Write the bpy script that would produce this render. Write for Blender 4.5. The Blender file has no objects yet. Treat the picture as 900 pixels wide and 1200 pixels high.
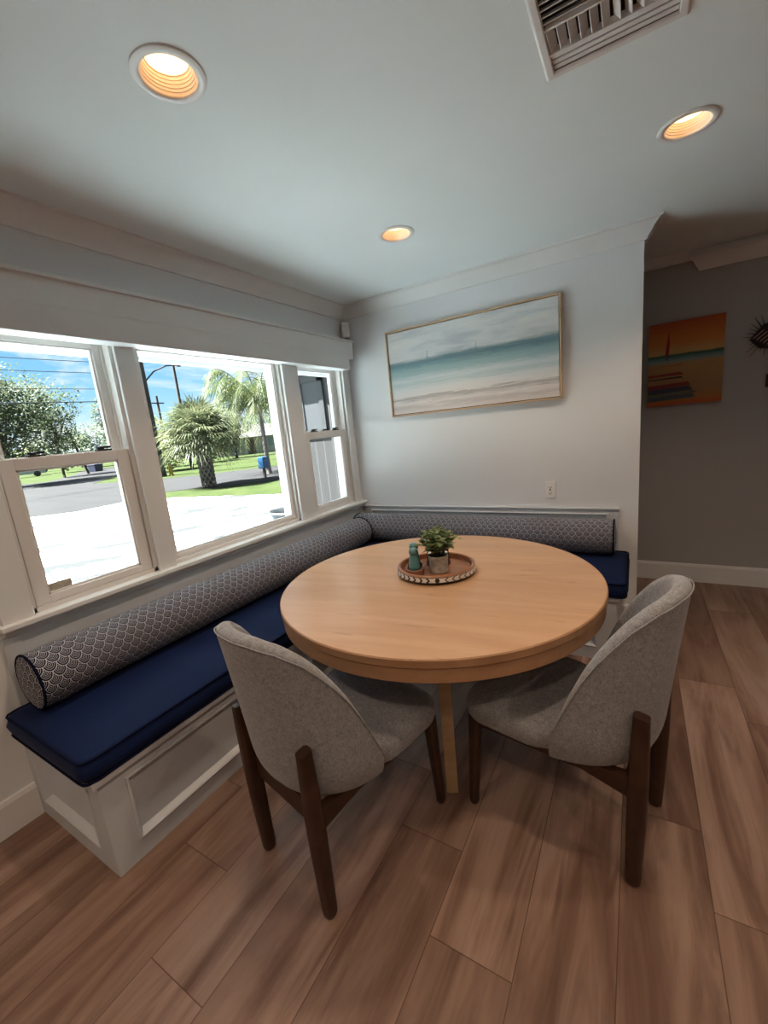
import bpy, bmesh, math, random
from mathutils import Vector, Matrix
from math import pi, sin, cos, tan, radians as RAD
C = bpy.context.scene
COL = C.collection
rng = random.Random(7)

# ------------------------------------------------------------------ camera
cam_d = bpy.data.cameras.new('camera'); cam = bpy.data.objects.new('camera', cam_d); COL.objects.link(cam)
CAM = Vector((2.11983, -3.09882, 1.43805))
cam.location = CAM
cam.rotation_euler = (RAD(78.67338), RAD(5.53748), RAD(30.45229))
cam_d.sensor_fit = 'VERTICAL'; cam_d.sensor_height = 36.0; cam_d.lens = 36.0*489.70/1200.0
cam_d.clip_start = 0.02; cam_d.clip_end = 500
C.camera = cam

# ------------------------------------------------------------------ node helpers
class NT:
    def __init__(s, tree):
        s.t = tree; s.t.nodes.clear()
    def n(s, typ, **kw):
        nd = s.t.nodes.new(typ)
        for k, v in kw.items(): setattr(nd, k, v)
        return nd
    def link(s, a, b): s.t.links.new(a, b)
    def set(s, sock, v):
        if isinstance(v, bpy.types.NodeSocket): s.link(v, sock)
        elif v is not None: sock.default_value = v
    def m(s, op, a, b=None, c=None, clamp=False):
        nd = s.n('ShaderNodeMath', operation=op, use_clamp=clamp)
        s.set(nd.inputs[0], a)
        if b is not None: s.set(nd.inputs[1], b)
        if c is not None: s.set(nd.inputs[2], c)
        return nd.outputs[0]
    def mix(s, f, a, b, typ='MIX'):
        nd = s.n('ShaderNodeMix', data_type='RGBA', blend_type=typ)
        s.set(nd.inputs[0], f); s.set(nd.inputs[6], a); s.set(nd.inputs[7], b)
        return nd.outputs[2]
    def noise(s, vec, scale, detail=3.0, rough=.5, dist=0.0, dim='3D'):
        nd = s.n('ShaderNodeTexNoise', noise_dimensions=dim)
        if vec is not None: s.link(vec, nd.inputs['Vector'])
        nd.inputs['Scale'].default_value = scale; nd.inputs['Detail'].default_value = detail
        nd.inputs['Roughness'].default_value = rough; nd.inputs['Distortion'].default_value = dist
        return nd.outputs['Fac']
    def ramp(s, f, stops, interp='LINEAR'):
        nd = s.n('ShaderNodeValToRGB'); r = nd.color_ramp; r.interpolation = interp
        while len(r.elements) < len(stops): r.elements.new(0.5)
        for e, (p, c) in zip(r.elements, stops):
            e.position = p; e.color = c if len(c) == 4 else (*c, 1)
        s.set(nd.inputs[0], f)
        return nd.outputs[0]
    def mapping(s, vec, scale=(1,1,1), rot=(0,0,0), loc=(0,0,0)):
        nd = s.n('ShaderNodeMapping'); s.link(vec, nd.inputs[0])
        nd.inputs['Location'].default_value = loc; nd.inputs['Rotation'].default_value = rot; nd.inputs['Scale'].default_value = scale
        return nd.outputs[0]
    def xyz(s, vec):
        nd = s.n('ShaderNodeSeparateXYZ'); s.link(vec, nd.inputs[0]); return nd.outputs
    def comb(s, x, y, z=0.0):
        nd = s.n('ShaderNodeCombineXYZ')
        s.set(nd.inputs[0], x); s.set(nd.inputs[1], y); s.set(nd.inputs[2], z); return nd.outputs[0]

def c4(c): return (*c, 1.0) if len(c) == 3 else c
def srgb(r, g, b):
    f = lambda v: (v/255/12.92) if v <= 10 else ((v/255+.055)/1.055)**2.4
    return (f(r), f(g), f(b), 1.0)

def mat(name, color=None, rough=.6, spec=.5, metal=0.0, sheen=0.0, bump=None, build=None, vary=0.0, vscale=8.0, trans=0.0, coat=0.0):
    m = bpy.data.materials.new(name); m.use_nodes = True
    t = NT(m.node_tree)
    out = t.n('ShaderNodeOutputMaterial'); b = t.n('ShaderNodeBsdfPrincipled'); t.link(b.outputs[0], out.inputs[0])
    b.inputs['Roughness'].default_value = rough; b.inputs['Specular IOR Level'].default_value = spec
    b.inputs['Metallic'].default_value = metal; b.inputs['Sheen Weight'].default_value = sheen
    b.inputs['Coat Weight'].default_value = coat
    tc = t.n('ShaderNodeTexCoord')
    if build:
        build(t, b, tc)
    else:
        if vary > 0:
            f = t.noise(tc.outputs['Object'], vscale, 4)
            lo = tuple(max(0, x*(1-vary)) for x in color[:3]); hi = tuple(min(1, x*(1+vary)) for x in color[:3])
            t.link(t.ramp(f, [(.3, lo), (.7, hi)]), b.inputs['Base Color'])
        else:
            b.inputs['Base Color'].default_value = c4(color)
    if bump:
        bs, strength, dist = bump
        h = t.noise(tc.outputs['Object'], bs, 3)
        bn = t.n('ShaderNodeBump'); bn.inputs['Strength'].default_value = strength; bn.inputs['Distance'].default_value = dist
        t.link(h, bn.inputs['Height']); t.link(bn.outputs[0], b.inputs['Normal'])
    return m

# ------------------------------------------------------------------ mesh helpers
def box(bm, lo, hi, mtx=None, bevel=0.0, seg=2):
    c = [(lo[i]+hi[i])/2 for i in range(3)]; s = [abs(hi[i]-lo[i]) for i in range(3)]
    r = bmesh.ops.create_cube(bm, size=1.0, matrix=Matrix.Translation(c) @ Matrix.Diagonal((*s, 1)))
    vs = r['verts']
    if bevel > 0:
        es = list({e for v in vs for e in v.link_edges})
        r2 = bmesh.ops.bevel(bm, geom=es, offset=min(bevel, min(s)*.45), segments=seg, affect='EDGES', profile=.5)
        vs = list({v for f in r2['faces'] for v in f.verts} | {v for v in vs if v.is_valid})
    if mtx is not None:
        bmesh.ops.transform(bm, matrix=mtx, verts=[v for v in vs if v.is_valid])
    return vs

def lathe(bm, prof, seg=32, center=(0,0,0), caps=True, mtx=None):
    rings = []; cx, cy, cz = center; new = []
    for r, z in prof:
        if r < 1e-6:
            v = bm.verts.new((cx, cy, cz+z)); rings.append([v]); new.append(v)
        else:
            ring = [bm.verts.new((cx+r*cos(2*pi*i/seg), cy+r*sin(2*pi*i/seg), cz+z)) for i in range(seg)]
            rings.append(ring); new += ring
    for a, b in zip(rings, rings[1:]):
        for i in range(seg):
            j = (i+1) % seg
            if len(a) == 1 and len(b) == 1: continue
            if len(a) == 1: bm.faces.new((a[0], b[j], b[i]))
            elif len(b) == 1: bm.faces.new((a[i], a[j], b[0]))
            else: bm.faces.new((a[i], a[j], b[j], b[i]))
    if caps:
        if len(rings[0]) > 1: bm.faces.new(list(reversed(rings[0])))
        if len(rings[-1]) > 1: bm.faces.new(rings[-1])
    if mtx is not None: bmesh.ops.transform(bm, matrix=mtx, verts=new)
    return new

def tube(bm, pts, rads, seg=10, cap=True):
    pts = [Vector(p) for p in pts]
    if not hasattr(rads, '__len__'): rads = [rads]*len(pts)
    rings = []
    up = Vector((0, 0, 1))
    for i, p in enumerate(pts):
        d = (pts[min(i+1, len(pts)-1)]-pts[max(i-1, 0)]).normalized()
        a = d.cross(up)
        if a.length < 1e-3: a = d.cross(Vector((0, 1, 0)))
        a.normalize(); b = d.cross(a).normalized()
        rings.append([bm.verts.new(p+(a*cos(2*pi*k/seg)+b*sin(2*pi*k/seg))*rads[i]) for k in range(seg)])
    for r0, r1 in zip(rings, rings[1:]):
        for k in range(seg):
            j = (k+1) % seg
            bm.faces.new((r0[k], r0[j], r1[j], r1[k]))
    if cap:
        bm.faces.new(list(reversed(rings[0]))); bm.faces.new(rings[-1])

def loft(bm, rings, cap=True, closed=True):
    rs = [[bm.verts.new(p) for p in r] for r in rings]
    n = len(rs[0])
    for a, b in zip(rs, rs[1:]):
        for k in range(n if closed else n-1):
            j = (k+1) % n
            bm.faces.new((a[k], a[j], b[j], b[k]))
    if cap:
        bm.faces.new(list(reversed(rs[0]))); bm.faces.new(rs[-1])
    return rs

def prism(bm, poly, axis, a, b):
    """extrude a 2-D polygon along an axis: axis 'x' -> poly is (y,z); 'y' -> (x,z); 'z' -> (x,y)"""
    def P(u, w, t): return {'x': (t, u, w), 'y': (u, t, w), 'z': (u, w, t)}[axis]
    loft(bm, [[P(u, w, a) for u, w in poly], [P(u, w, b) for u, w in poly]])

def sweep(bm, prof, path, closed=False):
    """profile points (out, up) swept along path of (x,y,z,nx,ny): the profile's out direction is (nx,ny) scaled for mitres"""
    loft(bm, [[(x+nx*o, y+ny*o, z+u) for o, u in prof] for x, y, z, nx, ny in path])

def obj(name, bm, m, parent=None, origin=(0,0,0), smooth=None, mods=()):
    bmesh.ops.recalc_face_normals(bm, faces=bm.faces[:])
    if any(origin):
        bmesh.ops.translate(bm, verts=bm.verts[:], vec=[-x for x in origin])
    me = bpy.data.meshes.new(name); bm.to_mesh(me); bm.free()
    for mm in (m if isinstance(m, (list, tuple)) else [m]): me.materials.append(mm)
    if smooth is not None:
        me.polygons.foreach_set('use_smooth', [True]*len(me.polygons))
        if smooth < 180: me.set_sharp_from_angle(angle=RAD(smooth))
    o = bpy.data.objects.new(name, me); COL.objects.link(o)
    if parent is not None: o.parent = parent
    else: o.location = origin
    for kind, val in mods:
        md = o.modifiers.new(kind.lower(), kind)
        for k, v in val.items(): setattr(md, k, v)
    return o

def tag(o, label, cat, group=None, kind=None):
    o['label'] = label; o['category'] = cat
    if group: o['group'] = group
    if kind: o['kind'] = kind
    return o
def thing(name, label, cat, loc=(0,0,0), rotz=0.0, group=None, kind=None):
    o = bpy.data.objects.new(name, None); COL.objects.link(o)
    o.empty_display_size = .05
    o.location = loc; o.rotation_euler = (0, 0, rotz)
    return tag(o, label, cat, group, kind)
def struct(name, bm, m, smooth=None, label=None):
    o = obj(name, bm, m, smooth=smooth); o['kind'] = 'structure'
    if label: o['label'] = label
    return o
def dup(root, loc, rotz, label=None, scale=None):
    r = root.copy(); COL.objects.link(r); r.location = loc; r.rotation_euler = (0, 0, rotz)
    if scale: r.scale = scale
    if label: r['label'] = label
    for ch in list(root.children):
        c = ch.copy(); COL.objects.link(c); c.parent = r
        for g in list(ch.children):
            d = g.copy(); COL.objects.link(d); d.parent = c
    return r
B = bmesh.new

# ------------------------------------------------------------------ materials
def wall_paint(t, b, tc):
    f = t.noise(tc.outputs['Object'], 1.3, 3)
    t.link(t.ramp(f, [(.3, (.725, .75, .775)), (.7, (.745, .77, .79))]), b.inputs['Base Color'])
M_wall = mat('grey wall paint', rough=.55, spec=.3, build=wall_paint, bump=(180, .06, .002))
M_wallshade = mat('shaded grey wall paint', (.40, .40, .40), rough=.6, spec=.3, vary=.03, vscale=1.2, bump=(180, .06, .002))  # same paint as the room walls, darkened to put the hallway shade in its colour
M_ceil = mat('ceiling paint', (.82, .895, .915), rough=.75, spec=.2, vary=.015, vscale=2.0, bump=(140, .08, .002))
M_trim = mat('white trim paint', (.75, .765, .77), rough=.38, spec=.45, vary=.02, vscale=3.0)
M_vinyl = mat('white window vinyl', (.74, .72, .70), rough=.35, spec=.5, vary=.02, vscale=4.0)
M_black = mat('black hardware', (.012, .012, .013), rough=.4, vary=.1)
M_plastic = mat('white plastic', (.82, .82, .82), rough=.35, vary=.01)
M_slot = mat('dark slot', (.03, .03, .03), rough=.7, vary=.1)

def wood_floor(t, b, tc):
    W, L = .233, 1.22
    x, y, z = t.xyz(tc.outputs['Object'])[:3]
    xs = t.m('DIVIDE', t.m('SUBTRACT', x, .006), W)
    ix = t.m('FLOOR', xs); fx = t.m('SUBTRACT', xs, ix)
    off = t.m('FRACT', t.m('ADD', t.m('MULTIPLY', ix, .78), .662))
    ys = t.m('SUBTRACT', t.m('DIVIDE', y, L), off)
    iy = t.m('FLOOR', ys); fy = t.m('SUBTRACT', ys, iy)
    wn = t.n('ShaderNodeTexWhiteNoise', noise_dimensions='2D'); t.link(t.comb(ix, iy), wn.inputs['Vector'])
    rnd = wn.outputs['Value']
    shift = t.m('MULTIPLY', rnd, 37.0)
    v1 = t.comb(t.m('ADD', t.m('MULTIPLY', x, 7.0), shift), t.m('ADD', t.m('MULTIPLY', y, .9), shift), 0)
    v2 = t.comb(t.m('ADD', t.m('MULTIPLY', x, 60.0), shift), t.m('ADD', t.m('MULTIPLY', y, 2.2), shift), 0)
    broad = t.noise(v1, 1.0, 5, .62, .9)
    fine = t.noise(v2, 1.0, 4, .65, .4)
    col = t.ramp(broad, [(.27, (.150, .082, .050)), (.41, (.265, .160, .102)), (.54, (.400, .265, .178)), (.74, (.520, .375, .265))])
    col = t.mix(t.m('MULTIPLY', fine, .55), col, t.mix(1.0, col, (.52, .48, .45, 1), 'MULTIPLY'))
    tone = t.ramp(rnd, [(0, (.70, .66, .63)), (.5, (.92, .90, .88)), (1, (1.10, 1.10, 1.10))])
    col = t.mix(1.0, col, tone, 'MULTIPLY')
    # dark knots streaks
    st = t.noise(t.comb(t.m('ADD', t.m('MULTIPLY', x, 16), shift), t.m('ADD', t.m('MULTIPLY', y, 1.1), shift), 3.0), 1.0, 3, .5, 1.5)
    col = t.mix(t.m('MULTIPLY', t.ramp(st, [(.62, (0,0,0)), (.72, (1,1,1))]), .5), col, (.11, .055, .033, 1))
    ex = t.m('MINIMUM', fx, t.m('SUBTRACT', 1.0, fx)); ey = t.m('MINIMUM', fy, t.m('SUBTRACT', 1.0, fy))
    gx = t.m('LESS_THAN', ex, .006); gy = t.m('LESS_THAN', ey, .0012)
    gap = t.m('MAXIMUM', gx, gy)
    col = t.mix(1.0, col, (.80, .82, .96, 1), 'MULTIPLY')
    col = t.mix(t.m('MULTIPLY', gap, .75), col, (.05, .025, .015, 1))
    t.link(col, b.inputs['Base Color'])
    t.link(t.m('ADD', .40, t.m('MULTIPLY', fine, .16)), b.inputs['Roughness'])
    bn = t.n('ShaderNodeBump'); bn.inputs['Strength'].default_value = .25; bn.inputs['Distance'].default_value = .002
    t.link(t.m('SUBTRACT', t.m('MULTIPLY', fine, .35), gap), bn.inputs['Height']); t.link(bn.outputs[0], b.inputs['Normal'])
M_floor = mat('wood plank floor', spec=.35, build=wood_floor)

def oak(c0, c1, c2, rot=0.0, plank=None):
    def f(t, b, tc):
        v = t.mapping(tc.outputs['Object'], rot=(0, 0, rot))
        x, y, z = t.xyz(v)[:3]
        a = t.noise(t.comb(t.m('MULTIPLY', x, 1.2), t.m('MULTIPLY', y, 9), t.m('MULTIPLY', z, 9)), 1.0, 4, .55, .8)
        g = t.noise(t.comb(t.m('MULTIPLY', x, 6), t.m('MULTIPLY', y, 120), t.m('MULTIPLY', z, 120)), 1.0, 3, .6, .3)
        kn = t.noise(t.comb(t.m('MULTIPLY', x, 5), t.m('MULTIPLY', y, 34), t.m('MULTIPLY', z, 34)), 1.0, 2, .5, 1.2)
        col = t.ramp(a, [(.3, c0), (.55, c1), (.75, c2)])
        col = t.mix(t.m('MULTIPLY', g, .35), col, t.mix(1.0, col, (.62, .55, .48, 1), 'MULTIPLY'))
        col = t.mix(t.m('MULTIPLY', t.ramp(kn, [(.66, (0,0,0)), (.74, (1,1,1))]), .45), col, (c0[0]*.45, c0[1]*.4, c0[2]*.35, 1))
        if plank:
            k = t.m('FLOOR', t.m('DIVIDE', y, plank))
            wn = t.n('ShaderNodeTexWhiteNoise', noise_dimensions='1D'); t.link(k, wn.inputs['W'])
            col = t.mix(1.0, col, t.ramp(wn.outputs['Value'], [(0, (.93, .92, .91)), (1, (1.04, 1.04, 1.04))]), 'MULTIPLY')
        t.link(col, b.inputs['Base Color'])
        bn = t.n('ShaderNodeBump'); bn.inputs['Strength'].default_value = .12; bn.inputs['Distance'].default_value = .001
        t.link(g, bn.inputs['Height']); t.link(bn.outputs[0], b.inputs['Normal'])
    return f
M_oak = mat('oak table top', rough=.32, spec=.5, build=oak((.455, .272, .150), (.515, .318, .182), (.56, .355, .21), RAD(-8), .11))
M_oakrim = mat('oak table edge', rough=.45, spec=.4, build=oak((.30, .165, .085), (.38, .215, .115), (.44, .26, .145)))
M_oakframe = mat('pale oak frame', rough=.5, build=oak((.46, .32, .19), (.56, .40, .25), (.62, .46, .30)))
M_walnut = mat('dark walnut', rough=.42, spec=.4, build=oak((.028, .012, .007), (.045, .020, .011), (.062, .028, .016)))
M_tray = mat('tray wood', rough=.4, build=oak((.20, .085, .040), (.30, .135, .065), (.36, .17, .085)))

def fabric(c0, c1, scale=420):
    def f(t, b, tc):
        x, y, z = t.xyz(tc.outputs['Object'])[:3]
        w1 = t.noise(t.comb(t.m('MULTIPLY', x, .35), t.m('MULTIPLY', y, .35), z), scale, 2, .6)
        w2 = t.noise(t.comb(x, y, t.m('MULTIPLY', z, .3)), scale*.8, 2, .6)
        big = t.noise(tc.outputs['Object'], 60, 3, .6)
        s = t.m('ADD', t.m('MULTIPLY', t.m('ADD', w1, w2), .38), t.m('MULTIPLY', big, .24))
        t.link(t.ramp(s, [(.36, c0), (.64, c1)]), b.inputs['Base Color'])
        bn = t.n('ShaderNodeBump'); bn.inputs['Strength'].default_value = .35; bn.inputs['Distance'].default_value = .0015
        t.link(s, bn.inputs['Height']); t.link(bn.outputs[0], b.inputs['Normal'])
    return f
M_chair = mat('light grey chair fabric', rough=.9, spec=.15, sheen=.25, build=fabric((.132, .136, .145), (.33, .338, .358)))
M_navy = mat('navy cushion fabric', rough=.7, spec=.10, sheen=.02, build=fabric((.0035, .0100, .042), (.0055, .0150, .064), 700))
M_navycord = mat('navy piping', (.004, .007, .026), rough=.9, spec=.08, vary=.2, vscale=300)
def scallop(t, b, tc):
    u, v, _ = t.xyz(tc.outputs['UV'])[:3]           # UV in metres: u along the roll, v round it
    r = .0215
    v = t.m('MULTIPLY', v, .0215/.029)
    def cand(k_add):
        k = t.m('ADD', t.m('FLOOR', t.m('DIVIDE', v, r)), k_add)
        par = t.m('MULTIPLY', t.m('MODULO', t.m('ADD', k, 1000.0), 2.0), r)
        du = t.m('SUBTRACT', t.m('WRAP', t.m('SUBTRACT', u, par), r, -r), 0.0)
        dv = t.m('SUBTRACT', v, t.m('MULTIPLY', k, r))
        return t.m('DIVIDE', t.m('SQRT', t.m('ADD', t.m('MULTIPLY', du, du), t.m('MULTIPLY', dv, dv))), r)
    d0 = cand(0.0); d1 = cand(1.0)
    inside = t.m('LESS_THAN', d0, 1.0)
    d = t.m('ADD', t.m('MULTIPLY', d0, inside), t.m('MULTIPLY', d1, t.m('SUBTRACT', 1.0, inside)))
    w = (1, 1, 1); k = (0, 0, 0)
    f = t.ramp(t.m('MULTIPLY', d, .66), [(0, k), (.10, w), (.14, k), (.25, w), (.285, k), (.41, w), (.445, k), (.60, w), (.66, w), (.70, k)], 'CONSTANT')
    t.link(t.mix(f, (.007, .009, .022, 1), (.50, .51, .56, 1)), b.inputs['Base Color'])
    bn = t.n('ShaderNodeBump'); bn.inputs['Strength'].default_value = .2; bn.inputs['Distance'].default_value = .001
    t.link(t.noise(tc.outputs['Object'], 600, 2), bn.inputs['Height']); t.link(bn.outputs[0], b.inputs['Normal'])
M_scallop = mat('navy and white scallop fabric', rough=.85, spec=.15, sheen=.1, build=scallop)

def glass_mat():
    m = bpy.data.materials.new('window glass'); m.use_nodes = True
    t = NT(m.node_tree)
    out = t.n('ShaderNodeOutputMaterial'); tr = t.n('ShaderNodeBsdfTransparent'); gl = t.n('ShaderNodeBsdfGlossy'); mx = t.n('ShaderNodeMixShader')
    tr.inputs[0].default_value = (.96, .975, .97, 1); gl.inputs['Roughness'].default_value = .02
    fr = t.n('ShaderNodeFresnel'); fr.inputs[0].default_value = 1.35; ge = t.n('ShaderNodeNewGeometry')
    t.link(t.m('MULTIPLY', fr.outputs[0], t.m('SUBTRACT', 1.0, ge.outputs['Backfacing'])), mx.inputs[0]); t.link(tr.outputs[0], mx.inputs[1]); t.link(gl.outputs[0], mx.inputs[2]); t.link(mx.outputs[0], out.inputs[0])
    return m
M_glass = glass_mat()

def emit_mat(name, color, strength):
    m = bpy.data.materials.new(name); m.use_nodes = True
    t = NT(m.node_tree); out = t.n('ShaderNodeOutputMaterial'); e = t.n('ShaderNodeEmission')
    e.inputs[0].default_value = c4(color); e.inputs[1].default_value = strength
    t.link(e.outputs[0], out.inputs[0]); return m
LAMP = 2.4; BULB = 13.0; WARM = (1.0, .73, .52)
M_lamp = emit_mat('warm lamp lens', (1.0, .52, .215), LAMP)

# ------------------------------------------------------------------ room shell
H = 2.44; XR = 5.6; YF = -6.2; XW = 2.144; YH = .84
bm = B(); box(bm, (-.15, YF-.15, -.12), (XR+.15, YH+.12, 0)); struct('floor', bm, M_floor)

CANS = [(1.004, -2.178), (2.267, -.898), (1.008, -.889), (2.267, -2.178), (1.004, -3.46), (2.267, -3.46), (3.54, -2.178), (3.54, -3.46), (2.267, -4.74), (1.004, -4.74)]
VENT = (1.885, 2.204, -1.812, -1.492)
RC = .074
bm = B()
def loop(pts):
    vs = [bm.verts.new(p) for p in pts]
    return [bm.edges.new((vs[i], vs[(i+1) % len(vs)])) for i in range(len(vs))]
ed = loop([(-.15, YF-.15, H), (XR+.15, YF-.15, H), (XR+.15, YH+.12, H), (-.15, YH+.12, H)])
for cx, cy in CANS:
    ed += loop([(cx+RC*cos(2*pi*i/32), cy+RC*sin(2*pi*i/32), H) for i in range(32)])
ed += loop([(VENT[0], VENT[2], H), (VENT[1], VENT[2], H), (VENT[1], VENT[3], H), (VENT[0], VENT[3], H)])
bmesh.ops.triangle_fill(bm, use_beauty=True, use_dissolve=False, edges=ed)
struct('ceiling', bm, M_ceil)
M_roof = mat('roofing', (.25, .24, .23), rough=.9, vary=.2)
bm = B(); box(bm, (-.15, YF-.7, H+.28), (XR+.7, YH+4.2, H+.40)); struct('roof', bm, M_roof)

# window openings (y0, y1, z0, z1) in the left wall
WY = [(-2.484, -1.930), (-1.850, -.822), (-.680, -.108)]
WZ0, WZ1 = .826, 1.990
bm = B()
box(bm, (-.15, YF-.15, -.3), (0, YH+.12, WZ0)); box(bm, (-.15, YF-.15, WZ1), (0, YH+.12, H+.28))
ys = [YF-.15] + [v for w in WY for v in w] + [YH+.12]
for a, b_ in zip(ys[0::2], ys[1::2]): box(bm, (-.15, a, WZ0), (0, b_, WZ1))
struct('wall_left', bm, M_wall)
bm = B(); box(bm, (0, 0, 0), (XW, .115, H)); struct('wall_back', bm, M_wall)
bm = B(); box(bm, (0, YH, 0), (XR+.15, YH+.12, H+.28)); struct('wall_far', bm, M_wallshade)
bm = B(); box(bm, (XR, YF-.15, 0), (XR+.15, YH, H+.28)); struct('wall_right', bm, M_wall)
bm = B(); box(bm, (0, YF-.15, 0), (XR, YF, H+.28)); struct('wall_front', bm, M_wall)

# crown moulding
CR = [(0, -.092), (.012, -.092), (.016, -.078), (.030, -.062), (.046, -.036), (.066, -.018), (.074, -.012), (.085, -.010), (.085, 0), (0, 0)]
bm = B(); sweep(bm, CR, [(0, YF, H, 1, 0), (0, 0, H, 1, -1)]); struct('trim_1', bm, M_trim, 30, 'white crown moulding over the window wall')
bm = B(); sweep(bm, CR, [(0, 0, H, 1, -1), (XW, 0, H, 1, -1), (XW, .115, H, 1, 0)]); struct('trim_2', bm, M_trim, 30, 'white crown moulding over the back wall')
# hallway crown: a stretch at ceiling level, then a lower stretch
bm = B(); sweep(bm, CR, [(1.5, YH, H+.03, 0, -1), (2.465, YH, H+.03, 0, -1)]); box(bm, (1.5, YH-.02, H-.06), (2.45, YH, H-.05)); struct('trim_3', bm, M_trim, 30)
bm = B()
sweep(bm, CR, [(2.49, YH, H-.045, -1, -1), (XR, YH, H-.045, 0, -1)]); box(bm, (2.44, YH-.016, H-.05), (XR, YH, H))
struct('trim_4', bm, M_trim, 30)
# baseboards
BB = [(0, 0), (.016, 0), (.016, .128), (.010, .145), (0, .147)]
bm = B(); sweep(bm, BB, [(0, YF, 0, 1, 0), (0, -2.6235, 0, 1, 0)]); struct('baseboard_left', bm, M_trim)
bm = B(); sweep(bm, [(0, 0), (.016, 0), (.016, .088), (.010, .10), (0, .102)], [(2.046, 0, 0, 0, -1), (XW, 0, 0, 1, -1), (XW, .115, 0, 1, 0)]); struct('baseboard_back', bm, M_trim)
bm = B(); sweep(bm, BB, [(.0, YH, 0, 0, -1), (XR, YH, 0, 0, -1)]); struct('baseboard_far', bm, M_trim)

# ------------------------------------------------------------------ windows
def window(n, y0, y1, hung, label):
    w = bpy.data.objects.new('window_%d' % n, None); COL.objects.link(w); w.location = (0, (y0+y1)/2, WZ0); w['kind'] = 'structure'; w['label'] = label
    O = (0, (y0+y1)/2, WZ0)
    bm = B(); t = .022
    box(bm, (-.14, y0, WZ0), (-.005, y0+t, WZ1)); box(bm, (-.14, y1-t, WZ0), (-.005, y1, WZ1))
    box(bm, (-.14, y0, WZ1-t), (-.005, y1, WZ1)); box(bm, (-.14, y0, WZ0), (-.005, y1, WZ0+t))
    for yy in ((y0+t, y0+t+.01), (y1-t-.01, y1-t)): box(bm, (-.062, yy[0], WZ0+t), (-.052, yy[1], WZ1-t))
    obj('window_frame', bm, M_vinyl, w, O)
    a, b_ = y0+t+.004, y1-t-.004
    def sash(x0, x1, z0, z1, st, top, bot, nm):
        bm = B()
        box(bm, (x0, a, z0), (x1, a+st, z1), bevel=.004); box(bm, (x0, b_-st, z0), (x1, b_, z1), bevel=.004)
        box(bm, (x0, a+st-.002, z1-top), (x1, b_-st+.002, z1), bevel=.004); box(bm, (x0, a+st-.002, z0), (x1, b_-st+.002, z0+bot), bevel=.004)
        g = .008   # glazing bead
        for A, Bb in (((x0+.006, a+st-.001, z0+bot), (x1-.008, a+st+g, z1-top)), ((x0+.006, b_-st-g, z0+bot), (x1-.008, b_-st+.001, z1-top)),
                      ((x0+.006, a+st, z1-top-g), (x1-.008, b_-st, z1-top+.001)), ((x0+.006, a+st, z0+bot-.001), (x1-.008, b_-st, z0+bot+g))): box(bm, A, Bb)
        s = obj(nm, bm, M_vinyl, w, O)
        bm = B(); box(bm, ((x0+x1)/2-.003, a+st, z0+bot), ((x0+x1)/2+.003, b_-st, z1-top)); obj('pane', bm, M_glass, s, (0, 0, 0))
        s.children[0].data.transform(Matrix.Translation((-O[0], -O[1], -O[2])))
        return s
    if hung:
        zm = 1.462
        sash(-.100, -.064, zm-.04, WZ1-t-.002, .038, .034, .036, 'upper_sash')
        lo = sash(-.050, -.012, WZ0+t, zm, .052, .048, .034, 'lower_sash')
        for q in (.27, .80):
            yy = a+(b_-a)*q
            bm = B()
            box(bm, (-.048, yy-.032, zm), (-.016, yy+.032, zm+.008), bevel=.003)
            lathe(bm, [(.016, 0), (.016, .010), (.011, .014), (0, .014)], 14, (-.032, yy-.012, zm+.008))
            box(bm, (-.036, yy-.014, zm+.012), (-.024, yy+.034, zm+.022), bevel=.004)
            obj('sash_lock', bm, M_black, lo, O, smooth=40)
        if n == 1:
            M_st = mat('faded sticker', (.52, .47, .38), rough=.7, vary=.15, vscale=60)
            bm = B(); box(bm, (-.038, a+.056, WZ0+t+.034), (-.0345, a+.150, WZ0+t+.075)); obj('sticker', bm, M_st, lo, O)['label'] = 'faded beige sticker on the lower glass'
    else:
        sash(-.070, -.028, WZ0+t, WZ1-t, .020, .022, .026, 'fixed_sash')
    return w
window(1, *WY[0], True, 'double hung white window on the left with a faded sticker')
window(2, *WY[1], False, 'wide fixed white window in the middle looking at the palms')
window(3, *WY[2], True, 'narrow double hung white window beside the room corner')
# casings, mullions, stool and apron
bm = B()
for y0, y1 in ((-2.585, -2.478), (-1.938, -1.842), (-.830, -.674), (-.116, -.045)): box(bm, (0, y0, WZ0), (.020, y1, WZ1+.03), bevel=.003)
box(bm, (0, -2.585, WZ1-.02), (.020, -.045, 2.10))
struct('trim_5', bm, M_trim, label='white window casings and mullions')
bm = B()
box(bm, (-.02, -2.600, .806), (.055, -.001, .828), bevel=.004); box(bm, (0, -2.585, .775), (.018, -.001, .806), bevel=.003)
struct('trim_6', bm, M_trim, label='white window stool below the three windows')
# cornice board above the windows
v = thing('window_valance', 'long white box valance with a lipped top across the three windows', 'valance', (.05, -1.35, 1.93))
O = (.05, -1.35, 1.93)
bm = B(); box(bm, (.001, -2.66, 2.02), (.100, -.050, 2.150)); obj('box_front', bm, M_trim, v, O)
bm = B(); box(bm, (.001, -2.67, 2.150), (.116, -.045, 2.166), bevel=.003); obj('top_lip', bm, M_trim, v, O)
bm = B(); box(bm, (.021, -2.66, 1.932), (.114, -.140, 2.045), bevel=.003); obj('shade_cassette', bm, M_trim, v, O)
bm = B(); tube(bm, [(.08, -.141, 2.035), (.08, -.085, 2.035)], .007, 10); obj('end_pin', bm, M_trim, v, O, smooth=40)

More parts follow.
